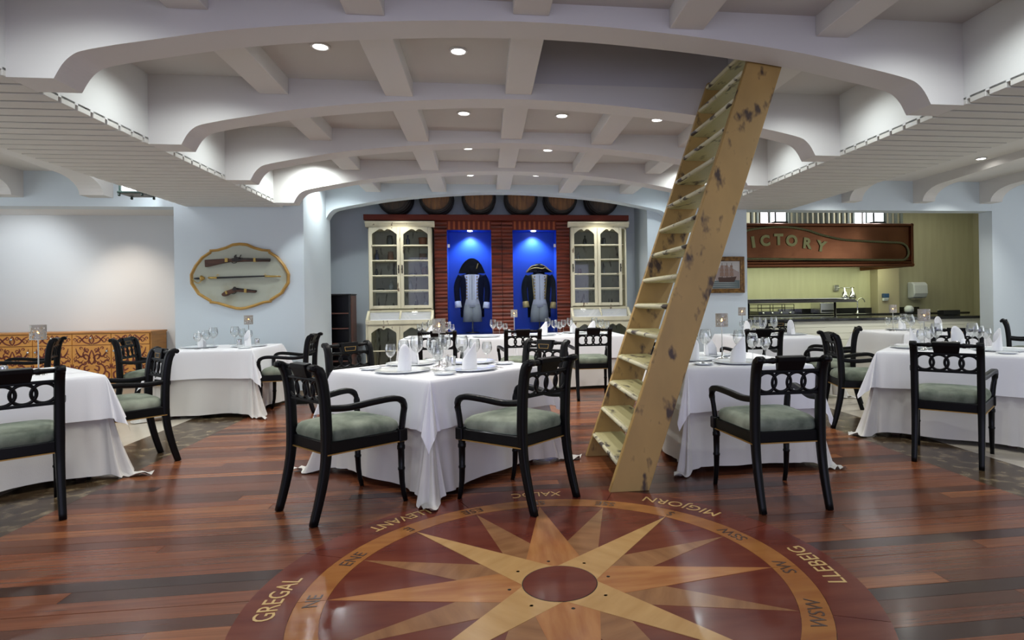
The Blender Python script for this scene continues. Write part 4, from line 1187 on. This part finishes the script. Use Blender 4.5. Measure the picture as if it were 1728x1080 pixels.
mu = thing('musket', 'short flintlock musket with brass bands, top weapon on the plaque', 'gun', (-3.20, YQ, 1.632))
obj('stock', flat([(262, 333), (480, 320), (560, 325), (640, 308), (760, 312), (1040, 322), (1050, 360), (760, 358), (640, 362), (560, 362), (480, 378), (300, 420), (265, 425)], y0w - .045, y0w - .002), 'gun_wood', mu, bevel=.006)
mb = MB(); p = [q(600, 322), q(1055, 334)]; mb.tube([(p[0][0], y0w - .038, p[0][1]), (p[1][0], y0w - .038, p[1][1])], [.011, .017], 10); obj('barrel', mb, 'gun_iron', mu)
obj('lock_plate', flat([(590, 330), (630, 318), (700, 325), (720, 345), (640, 360), (600, 352)], y0w - .052, y0w - .045), 'gun_iron', mu)
obj('hammer', flat([(625, 322), (622, 295), (638, 272), (655, 270), (650, 290), (660, 300), (690, 300), (700, 275), (712, 270), (700, 300), (680, 318)], y0w - .056, y0w - .048), 'gun_iron', mu)
for a, b in ((510, 545), (855, 882)): obj('brass_band', flat([(a, 312), (b, 314), (b, 362), (a, 364)], y0w - .055, y0w - .001), 'brass', mu)
mb = MB(); g = [q(585, 360), q(600, 376), q(630, 374), q(645, 362)]; mb.tube(smooth_path([(x, y0w - .03, z) for x, z in g], 4), .005, 6); obj('trigger_guard', mb, 'gun_iron', mu)
sw = thing('sword', 'black sheathed sword with brass hilt, middle weapon on the plaque', 'sword', (-3.20, YQ, 1.632))
mb = MB(); a, b = q(405, 562), q(985, 545); mb.tube([(a[0], y0w - .022, a[1]), (b[0], y0w - .022, b[1])], [(.021, .012), (.014, .010)], 10, up=(0, 0, 1)); obj('scabbard', mb, 'sword_black', sw)
mb = MB(); a, b = q(985, 548), q(1180, 552); mb.tube([(a[0], y0w - .022, a[1]), ((a[0] + b[0]) / 2, y0w - .022, (a[1] + b[1]) / 2), (b[0], y0w - .022, b[1])], [(.019, .013), (.016, .012), (.008, .008)], 10, up=(0, 0, 1)); obj('chape', mb, 'brass', sw)
mb = MB(); a, b = q(300, 562), q(405, 562); mb.tube([(a[0], y0w - .022, a[1]), (b[0], y0w - .022, b[1])], [(.018, .014), (.021, .014)], 10, up=(0, 0, 1)); obj('locket', mb, 'brass', sw)
mb = MB(); a, b = q(130, 569), q(210, 568); mb.tube([(a[0], y0w - .022, a[1]), ((a[0] + b[0]) / 2, y0w - .022, a[1]), (b[0], y0w - .022, b[1])], [.009, .014, .010], 10); obj('grip', mb, 'sword_black', sw)
mb = MB(); a = q(222, 566); mb.lathe([(.012, -.025), (.036, -.012), (.036, -.004), (.012, .030)], 16, (a[0], y0w - .022, a[1]), 'x'); obj('guard_disc', mb, 'brass', sw)
mb = MB(); g = [q(100, 570), q(140, 612), q(180, 628), q(210, 600)]; mb.tube(smooth_path([(x, y0w - .022, z) for x, z in g], 4), .005, 6); obj('knuckle_bow', mb, 'brass', sw)
for cx_ in (412, 985):
    mb = MB(); a = q(cx_, 530); mb.tube([(a[0] + .012 * math.cos(t_ * PI / 6), y0w - .022, a[1] + .012 * math.sin(t_ * PI / 6)) for t_ in range(12)], .003, 6, up=(0, 1, 0), closed=True); obj('ring', mb, 'brass', sw)
ps = thing('pistol', 'small flintlock pistol with brass bands, lowest weapon on the plaque', 'gun', (-3.20, YQ, 1.632))
obj('stock', flat([(455, 770), (500, 735), (560, 715), (620, 690), (700, 708), (880, 728), (878, 745), (860, 760), (740, 752), (640, 742), (570, 765), (530, 790), (495, 803), (465, 795)], y0w - .04, y0w - .002), 'gun_wood', ps, bevel=.006)
mb = MB(); a, b = q(640, 705), q(880, 735); mb.tube([(a[0], y0w - .032, a[1]), (b[0], y0w - .032, b[1])], [.012, .010], 10); obj('barrel', mb, 'gun_iron', ps)
obj('hammer', flat([(590, 715), (605, 690), (615, 678), (638, 682), (636, 700), (660, 715), (640, 725), (600, 728)], y0w - .050, y0w - .040), 'gun_iron', ps)
for pts in ([(735, 706), (765, 710), (762, 758), (733, 754)], [(500, 740), (520, 730), (535, 765), (515, 778)]): obj('brass_band', flat(pts, y0w - .046, y0w - .001), 'brass', ps)
mb = MB(); g = [q(575, 760), q(590, 770), q(615, 764), q(630, 744)]; mb.tube(smooth_path([(x, y0w - .02, z) for x, z in g], 4), .004, 6); obj('trigger_guard', mb, 'gun_iron', ps)

# ================================================================== SIDEBOARD
YS = 9.82
sb = thing('sideboard', 'long orange wooden sideboard with dark scroll inlay along the left wall', 'sideboard', (0, 0, 0))
xr = at_y(255, 600, YS)[0]; W1 = .545; N_ = 6; xl = xr - .02 - N_ * W1
mb = MB(); mb.box(xl, xr, YS + .02, YS + .45, .05, .855); obj('carcass', mb, 'sideboard_wood', sb)
mb = MB(); mb.box(xl - .01, xr + .01, YS - .01, YS + .46, .855, .88); obj('top_board', mb, 'sideboard_wood', sb, bevel=.003)
mb = MB(); mb.box(xl + .02, xr - .02, YS + .05, YS + .42, 0, .05); obj('plinth', mb, 'gun_wood', sb)
def spiral(cx, cz, r0, r1, a0, turns, sgn, n=18):
    return [(cx + (r0 + (r1 - r0) * i / n) * math.cos(a0 + sgn * turns * 2 * PI * i / n), cz + (r0 + (r1 - r0) * i / n) * math.sin(a0 + sgn * turns * 2 * PI * i / n)) for i in range(n + 1)]
def ribbon(mb, pts, w0, w1, y=-.0012):
    n = len(pts)
    for s in (-1, 1):
        P2 = [(s * x, z) for x, z in pts]; vs_ = []
        for i, (x, z) in enumerate(P2):
            a, b = P2[max(i - 1, 0)], P2[min(i + 1, n - 1)]; dx, dz = b[0] - a[0], b[1] - a[1]; l = math.hypot(dx, dz) or 1
            w_ = 1.15 * (w0 + (w1 - w0) * i / (n - 1)); w_ = w_ * (.35 + .65 * math.sin(PI * min(1, i / (n - 1) * .9 + .08)))
            vs_ += [(x - dz / l * w_, y, z + dx / l * w_), (x + dz / l * w_, y, z - dx / l * w_)]
        mb.add(vs_, [(2 * i, 2 * i + 1, 2 * i + 3, 2 * i + 2) for i in range(n - 1)])
sp2 = lambda L: [(p.x, p.y) for p in smooth_path([(a, b, 0) for a, b in L], 5)]
md = MB()                                         # door motif, 0.545 x 0.60, centred
for pts in ([(.0, -.26), (.05, -.20), (.14, -.16), (.19, -.08), (.16, .0), (.08, .05), (.02, .12)], [(.02, .12), (.08, .17), (.15, .14), (.20, .20), (.22, .27)], [(.0, .02), (.04, .08), (.03, .16), (.0, .24)],
            [(.19, -.08), (.24, -.12), (.23, -.19), (.18, -.20)], [(.03, -.05), (.09, -.08), (.10, -.02), (.05, .0)], [(.0, -.10), (.05, -.13), (.10, -.10)], [(.05, .20), (.10, .24), (.09, .28)], [(.20, -.26), (.24, -.24), (.25, -.27)]):
    ribbon(md, sp2(pts), .013, .011)
for a in ((.10, .045, .006, .045, 0, 1.2, 1), (.20, .145, .006, .045, 2, 1.2, -1), (.12, -.20, .006, .04, 1, 1.2, 1), (.215, -.03, .005, .035, 3, 1.1, 1), (.06, .235, .004, .03, 0, 1.1, -1)): ribbon(md, spiral(*a), .004, .009)
for a in ((.05, -.235, .004, .03, 0, 1.1, -1), (.225, .10, .004, .028, 1, 1.1, 1), (.035, .05, .003, .022, 2, 1.0, 1), (.15, .265, .004, .026, 3, 1.1, 1), (.155, -.255, .004, .026, 3, 1.1, -1)): ribbon(md, spiral(*a), .004, .009)
for pts in ([(.0, -.29), (.03, -.25), (.0, -.20)], [(.13, .06), (.17, .05), (.20, .08), (.25, .06)], [(.24, -.05), (.26, -.02), (.255, .03)], [(.07, .10), (.10, .12), (.12, .18), (.10, .22)]): ribbon(md, sp2(pts), .012, .010)
DOORM = md.mesh('scroll_inlay', 'scroll_brown')
md = MB()
for pts in ([(.0, -.07), (.03, -.02), (.02, .03), (.0, .07)], [(.02, -.07), (.10, -.04), (.16, .03), (.22, .06)], [(.06, .06), (.11, .02), (.17, -.04)]): ribbon(md, sp2(pts), .011, .009)
for a in ((.17, -.02, .005, .04, 1, 1.2, 1), (.07, .03, .004, .03, 2, 1.1, -1), (.235, .0, .004, .03, 4, 1.1, 1)): ribbon(md, spiral(*a), .004, .008)
DRAWM = md.mesh('scroll_inlay', 'scroll_brown')
kn = MB().lathe([(.008, 0), (.008, -.012), (.018, -.018), (.019, -.026), (.010, -.032), (.0001, -.033)], 12, axis='y', cap=False).mesh('knob', 'steel')
mbd = MB(); mbd.box(-W1 / 2 + .004, W1 / 2 - .004, 0, .02, -.305, .305); DM = mbd.mesh('door', 'sideboard_door', .002)
mbd = MB(); mbd.box(-W1 / 2 + .004, W1 / 2 - .004, 0, .02, -.082, .082); DW = mbd.mesh('drawer', 'sideboard_door', .002)
for k in range(N_):
    xc = xr - .02 - W1 * (k + .5)
    d = obj('door', DM, None, sb, (xc, YS, .365)); obj('scroll_inlay', DOORM, None, d); obj('knob', kn, None, d, (W1 / 2 - .05 if k % 2 else -W1 / 2 + .05, 0, .22))
    d = obj('drawer', DW, None, sb, (xc, YS, .765)); obj('scroll_inlay', DRAWM, None, d); obj('knob', kn, None, d, (0, 0, .02))

# ================================================================== SHIP PAINTING
YF = 8.3
fx1, fz1 = at_y(1256, 433, YF - .03); _, fz0 = at_y(1256, 494, YF - .03); fx0 = fx1 - .74
pt = thing('ship_painting', 'gold framed painting of a sailing ship on the wall beside the ladder', 'painting', (0, 0, 0))
fw = .065
v = []
def ringf(o, y): return [(fx0 + o, y, fz0 + o), (fx1 - o, y, fz0 + o), (fx1 - o, y, fz1 - o), (fx0 + o, y, fz1 - o)]
rings = [ringf(0, YF - .001), ringf(0, YF - .035), ringf(.018, YF - .045), ringf(.035, YF - .032), ringf(.052, YF - .036), ringf(fw, YF - .015), ringf(fw, YF - .001)]
mb = MB(); fs = []
for r in rings: v += r
for k in range(len(rings) - 1):
    for i in range(4): j = (i + 1) % 4; fs.append((k * 4 + i, k * 4 + j, (k + 1) * 4 + j, (k + 1) * 4 + i))
mb.add(v, fs); obj('frame', mb, 'frame_gold', pt)
cx0, cx1, cz0, cz1 = fx0 + fw, fx1 - fw, fz0 + fw, fz1 - fw
mb = MB(); mb.box(cx0, cx1, YF - .014, YF - .004, cz0, cz1); cv = obj('canvas', mb, 'paint_sky', pt)
Pp = lambda u, w_: (cx0 + (cx1 - cx0) * u, cz0 + (cz1 - cz0) * w_)
def paint(poly, m, k): obj('paint', MB().prism([Pp(*p) for p in poly], YF - .0142 - .0003 * k, YF - .0141, 'y'), m, cv)
paint([(.35, .45), (.42, .7), (.6, .86), (.8, .75), (.98, .6), (.98, .3), (.4, .3)], 'paint_smoke', 1)
paint([(.01, .01), (.99, .01), (.99, .30), (.7, .33), (.4, .29), (.01, .33)], 'paint_sea', 2)
paint([(.48, .24), (.86, .24), (.92, .44), (.80, .42), (.60, .40), (.50, .42), (.45, .40)], 'paint_hull', 3)
for x in (.55, .67, .79): paint([(x, .40), (x + .015, .40), (x + .012, .93), (x + .003, .93)], 'paint_mast', 4)
for x in (.55, .67, .79):
    for z0_, z1_, w_ in ((.45, .60, .055), (.62, .74, .048), (.76, .85, .035)): paint([(x - w_, z0_), (x + w_, z0_), (x + w_ * .8, z1_), (x - w_ * .8, z1_)], 'paint_sail', 5)
paint([(.05, .32), (.2, .30), (.24, .40), (.08, .41)], 'paint_hull', 3)
for x in (.10, .18): paint([(x, .4), (x + .012, .4), (x + .01, .72), (x + .003, .72)], 'paint_mast', 4)
for z_ in (.06, .13, .20): paint([(.1, z_), (.4, z_ + .02), (.7, z_), (.95, z_ + .015), (.7, z_ + .02), (.4, z_ + .035)], 'paint_foam', 3)

# ================================================================== KITCHEN
kc = thing('serving_counter', 'long cream boarded serving counter with black stone top in the kitchen opening', 'counter', (0, 0, 0))
kx0, kx1 = 3.90, at_y(1659, 536, 9.0)[0]
mb = MB(); mb.box(kx0, kx1, 9.03, 9.65, 0, .86); obj('body', mb, 'counter_cream', kc)
for k in range(8):
    z = .06 + k * .1; mb = MB(); mb.box(kx0, kx1, 9.008, 9.03, z + .0015, z + .0985); obj('plank', mb, 'counter_cream', kc, bevel=.002)
mb = MB(); mb.box(kx0, kx1, 9.015, 9.03, 0, .06); obj('kickboard', mb, 'stone_skirting', kc)
mb = MB(); mb.box(kx0 - .01, kx1 + .02, 8.96, 9.68, .862, .905); obj('worktop', mb, 'granite_black', kc, bevel=.004)
bx = at_y(1593, 525, 9.5)[0]
mb = MB(); mb.box(bx, kx1 + .02, 9.5, 9.66, .906, .99); obj('upstand', mb, 'granite_black', kc, bevel=.004)
bc = thing('back_counter', 'black topped kitchen counter along the yellow tiled wall', 'counter', (0, 0, 0))
mb = MB(); mb.box(3.9, 9.6, 10.75, 11.38, 0, .88); obj('body', mb, 'steel', bc)
mb = MB(); mb.box(3.9, 9.6, 10.72, 11.39, .88, .92); obj('worktop', mb, 'granite_black', bc, bevel=.004)
mb = MB(); mb.box(5.9, 9.0, 11.36, 11.395, .921, 1.02); obj('upstand', mb, 'granite_black', bc)
# sneeze guard
gx1, gz = at_y(1433, 508, 9.25); px_ = at_y(1412, 520, 9.25)[0]
sg = thing('sneeze_guard', 'dark steel buffet shelf standing on posts over the kitchen counter', 'shelf', (0, 0, 0))
mb = MB(); mb.prism([(9.02, gz - .015), (9.10, gz + .035), (9.48, gz + .045), (9.48, gz + .025), (9.12, gz + .005)], 4.0, gx1, 'x'); obj('shelf_top', mb, 'granite_black', sg)
mb = MB(); mb.box(4.0, gx1 - .1, 9.1, 9.47, gz + .046, gz + .052); obj('steel_cover', mb, 'steel', sg)
for x in (4.3, px_):
    mb = MB(); mb.lathe([(.045, .906), (.045, .912), (.02, .914), (.02, gz + .01)], 14, (x, 9.3, 0)); obj('post', mb, 'steel', sg)
# hood
YH = 9.9
hx1, hz1 = at_y(1540, 377, YH); _, hz0 = at_y(1540, 450, YH); hx0 = 3.86
hd = thing('copper_hood', 'large beaten copper extraction hood with raised letters and rope border', 'hood', (0, 0, 0))
mb = MB(); mb.box(hx0, hx1 - .03, YH + .03, 11.38, hz0 + .09, hz1 - .02); obj('body', mb, 'copper_dark', hd)
mb = MB(); mb.box(hx0, hx1 - .05, YH + .012, YH + .03, hz0 + .10, hz1 - .05); fp = obj('front_sheet', mb, 'copper', hd)
mb = MB(); mb.prism([(YH, hz1), (YH - .03, hz1 - .015), (YH - .03, hz1 - .05), (YH + .014, hz1 - .065), (YH + .05, hz1 - .02), (11.38, hz1)], hx0, hx1, 'x'); obj('top_moulding', mb, 'copper_dark', hd)
mb = MB(); mb.prism([(YH, hz0), (YH - .035, hz0 + .02), (YH - .035, hz0 + .05), (YH - .01, hz0 + .07), (YH - .02, hz0 + .10), (YH + .014, hz0 + .125), (YH + .06, hz0 + .1), (YH + .06, hz0)], hx0, hx1, 'x'); obj('bottom_moulding', mb, 'copper_dark', hd)
mb = MB(); mb.box(hx1 - .05, hx1, YH - .032, 11.38, hz0, hz1); obj('end_moulding', mb, 'copper', hd, bevel=.01)
mb = MB(); mb.box(hx0, hx1 - .05, YH + .06, 11.38, hz0 + .06, hz0 + .09); obj('underside', mb, 'granite_black', hd)
hp = lambda px, py: at_y(px, py, YH)
def rope(path, r=.020):
    P2 = [Vector(p) for p in path]
    mb = MB(); L_ = 0; dist = [0]
    for i in range(1, len(P2)): L_ += (P2[i] - P2[i - 1]).length; dist.append(L_)
    def pos(d):
        for i in range(1, len(P2)):
            if dist[i] >= d: return P2[i - 1].lerp(P2[i], (d - dist[i - 1]) / max(1e-6, dist[i] - dist[i - 1])), (P2[i] - P2[i - 1]).normalized()
        return P2[-1], (P2[-1] - P2[-2]).normalized()
    n = int(L_ / .022)
    for s in range(3):
        pts = []
        for i in range(n + 1):
            p, t_ = pos(L_ * i / n); up = Vector((0, -1, 0)); sd = t_.cross(up).normalized()
            a = L_ * i / n / .13 * 2 * PI + s * 2 * PI / 3
            pts.append(p + up * (math.cos(a) * r * .5) + sd * (math.sin(a) * r * .5))
        mb.tube(pts, r * .62, 6, up=(0, -1, 0))
    return mb
pp = [(1232, 403), (1261, 389), (1290, 384.5), (1325, 383), (1360, 388), (1385, 396), (1420, 404), (1460, 407), (1500, 409), (1520, 410), (1529, 415), (1533, 424), (1532, 432), (1526, 438), (1515, 439), (1450, 438.5), (1380, 438), (1300, 437), (1261, 437), (1235, 437)]
obj('rope_border', rope(smooth_path([(hp(*a)[0], YH - .004, hp(*a)[1]) for a in pp], 5)), 'rope_bronze', hd)
for ch, px, py, an, sc in (('V', 1248, 412, 14, .26), ('I', 1271, 408, 8, .25), ('C', 1291, 405.5, 5, .25), ('T', 1314, 403.5, 0, .26), ('O', 1336, 405.5, -4, .26), ('R', 1362, 410, -7, .25), ('Y', 1386, 415, -11, .25)):
    mb = text_mb(ch, sc, .010, bold=.012 if ch != 'I' else .016)
    x, z = hp(px, py); r_ = R(an); h = sc * .36
    v = []
    for a, b, c_ in mb.v:
        b -= h; v.append((x + a * math.cos(r_) - b * math.sin(r_), YH + .004 - c_, z + a * math.sin(r_) + b * math.cos(r_)))
    mb.v = v; obj('letter', mb, 'letter_brass', hd, label='raised brass letter %s' % ch)
area('hood_lamp', (6.2, 10.7, hz0 + .04), (R(28), 0, 0), 3.6, .5, 30, (.92, 1.0, .66)).parent = hd
area('kitchen_lamp', (8.9, 10.2, 3.15), (0, 0, 0), 1.2, .8, 8, (1.0, .97, .75))
# grille and lanterns above the hood
vg = thing('vent_grille', 'row of grey green vertical slats and bright panels above the copper hood', 'grille', (0, 0, 0))
gx = lambda px: at_y(px, 362, 10.6)[0]
for px in range(1266, 1520, 9):
    if 1284 <= px <= 1322 or 1440 <= px <= 1484: continue
    x = gx(px); mb = MB(); mb.box(x, x + .045, 10.56, 10.62, hz1 + .001, 3.1); obj('slat', mb, 'grille_grey', vg, bevel=.004)
for a, b in ((1284, 1326), (1442, 1488)):
    mb = MB(); mb.box(gx(a), gx(b), 10.66, 10.67, hz1 + .001, 3.1); obj('light_panel', mb, 'lantern_glow', vg)
    for k in range(4):
        x = gx(a) + (gx(b) - gx(a)) * k / 3; mb = MB(); mb.box(x - .008, x + .008, 10.62, 10.66, hz1 + .001, 3.1); obj('bar', mb, 'iron_dark', vg)
def lantern(p, label, chain_to, s=1.0):
    t = thing('wall_lantern' if chain_to is None else 'hanging_lantern', label, 'lantern', p)
    mb = MB(); mb.prism([(-.16 * s, -.16 * s), (.16 * s, -.16 * s), (.16 * s, .16 * s), (-.16 * s, .16 * s)], 0, .03, 'z'); obj('base_plate', mb, 'lantern_frame', t, bevel=.008)
    mb = MB(); mb.box(-.12 * s, .12 * s, -.12 * s, .12 * s, .03, .32); obj('glass_body', mb, 'lantern_glow', t)
    for a in (-1, 1):
        for b in (-1, 1):
            mb = MB(); mb.box(a * .13 * s - .012, a * .13 * s + .012, b * .13 * s - .012, b * .13 * s + .012, .03, .33); obj('corner_post', mb, 'lantern_frame', t)
            mb = MB(); mb.lathe([(.012, -.03), (.016, -.015), (.010, 0)], 8, (a * .14 * s, b * .14 * s, 0)); obj('foot', mb, 'lantern_frame', t)
    mb = MB(); mb.prism([(-.17 * s, .33), (.17 * s, .33), (.05 * s, .43), (-.05 * s, .43)], -.17 * s, .17 * s, 'y'); obj('roof', mb, 'lantern_frame', t)
    if chain_to: mb = MB(); mb.lathe([(.006, .43), (.006, chain_to - p[2])], 8); obj('rod', mb, 'lantern_frame', t)
lx_, lz_ = at_y(231, 327, 7.7)
lantern((lx_, 7.7, lz_ - .02), 'dark green lantern with white glass hanging left of the slatted ceiling', ZB, .9)
for px, lb in ((1313, 'lantern on the copper hood nearest the ladder'), (1477, 'lantern on the right end of the copper hood')):
    x, z = at_y(px, 370, 10.2); lantern((x, 10.2, hz1 + .03), lb, None, .8)
# wall fittings and small appliances
x, z = at_y(1545, 490, 11.36)
dsp = thing('towel_dispenser', 'white paper towel dispenser on the yellow kitchen wall', 'dispenser', (x, 11.4, z))
mb = MB(); mb.prism([(-.02, -.17), (0, -.17), (0, .17), (-.14, .17), (-.20, .12), (-.21, -.06), (-.17, -.15)], -.16, .16, 'x'); obj('cover', mb, 'plastic_white', dsp, bevel=.02)
mb = MB(); mb.box(-.12, .12, -.16, -.06, -.19, -.165); obj('paper_slot', mb, 'steel', dsp)
x, z = at_y(1495, 501, 11.1)
dsp = thing('soap_dispenser', 'small blue and white soap dispenser on the kitchen pillar', 'dispenser', (x, 11.15, z))
mb = MB(); mb.box(-.06, .06, -.08, 0, -.02, .07); obj('cover', mb, 'plastic_blue', dsp, bevel=.01)
mb = MB(); mb.prism([(-.08, -.02), (0, -.02), (0, -.08), (-.05, -.08)], -.05, .05, 'x'); obj('nozzle', mb, 'plastic_white', dsp, bevel=.006)
x, z = at_y(1414, 486, 11.3); x2, z2 = at_y(1441, 487, 11.1)
hl = thing('heat_lamp_rail', 'wall rail with two chrome heat lamps over the kitchen counter', 'heat lamp', (0, 0, 0))
mb = MB(); mb.box(x - .05, x + .05, 11.34, 11.4, z - .06, z + .06); obj('wall_box', mb, 'steel', hl, bevel=.005)
mb = MB(); mb.tube([(x, 11.36, z), (x, 11.1, z), (x2, 11.1, z)], .010, 8); obj('rail', mb, 'steel', hl)
for px in (1425, 1438):
    xx, _ = at_y(px, 490, 11.1)
    mb = MB(); mb.lathe([(.012, 0), (.02, -.02), (.022, -.06), (.05, -.10), (.072, -.17), (.076, -.22), (.07, -.22)], 16, (xx, 11.1, z), cap=False); obj('lamp_shade', mb, 'chrome', hl)
x, z = at_y(1447, 526, 11.0)
fc = thing('sink_faucet', 'curved chrome faucet on the back kitchen counter', 'faucet', (x, 11.0, .92))
mb = MB(); mb.lathe([(.03, 0), (.03, .01), (.014, .02), (.012, .06)], 12); obj('base', mb, 'chrome', fc)
mb = MB(); mb.tube(smooth_path([(0, 0, .05), (0, 0, .20), (.02, 0, .27), (.08, 0, .30), (.14, 0, .27), (.155, 0, .22)], 5), .010, 8); obj('spout', mb, 'chrome', fc)
x, z = at_y(1534, 520, 11.0)
so = MB(); so.lathe([(.06, 0), (.085, .02), (.085, .09), (.05, .13), (.02, .135)], 16, (0, 0, 0)); o = obj('plastic_bowl', so, 'plastic_white'); o.location = (x, 11.0, .9205); tag(o, 'round white plastic pot on the back counter under the towel dispenser', 'pot')
def rack(px0, px1, y, zt_, label):
    x0 = at_y(px0, 525, y)[0]; x1 = at_y(px1, 525, y)[0]
    t = thing('grill_rack', label, 'rack', (0, 0, 0))
    z0_ = .921
    mb = MB(); mb.box(x0, x1, y - .2, y + .2, z0_, z0_ + .07); obj('burner_box', mb, 'granite_black', t, bevel=.005)
    for z_ in (z0_ + .13, z0_ + .20):
        for yy in (y - .18, y + .18): obj('rail', MB().tube([(x0, yy, z_), (x1, yy, z_)], .007, 6), 'iron_dark', t)
    for k in range(4):
        x_ = x0 + (x1 - x0) * k / 3
        for yy in (y - .18, y + .18): obj('upright', MB().tube([(x_, yy, z0_ + .07), (x_, yy, z0_ + .20)], .007, 6), 'iron_dark', t)
    for k in range(4):
        x_ = x0 + (x1 - x0) * (k + .5) / 4; obj('knob', MB().lathe([(.022, 0), (.018, -.025), (.0001, -.026)], 10, (x_, y - .2, z0_ + .035), 'y', cap=False), 'steel', t)
rack(1272, 1332, 11.0, 0, 'black grill rack with burners on the kitchen back counter')
x0 = at_y(1377, 520, 11.0)[0]; x1 = at_y(1402, 520, 11.0)[0]
ts = thing('steel_toaster', 'boxy steel toaster on the kitchen back counter', 'toaster', (0, 0, 0))
mb = MB(); mb.box(x0, x1, 10.85, 11.2, .93, 1.14); obj('body', mb, 'steel', ts, bevel=.012)
mb = MB(); mb.box(x0 + .03, x1 - .03, 10.842, 10.852, .96, 1.0); obj('tray_slot', mb, 'granite_black', ts)
for a in (x0 + .03, x1 - .05):
    mb = MB(); mb.box(a, a + .02, 10.88, 11.16, .921, .931); obj('foot', mb, 'granite_black', ts)

# lamps of the alcove over the two cabinets
for x in (-1.35, 1.95):
    spot('alcove_downlight', (x, 9.73, 2.78), 20, (1, .98, .92), 110, .8, (x, 9.98, 1.0))
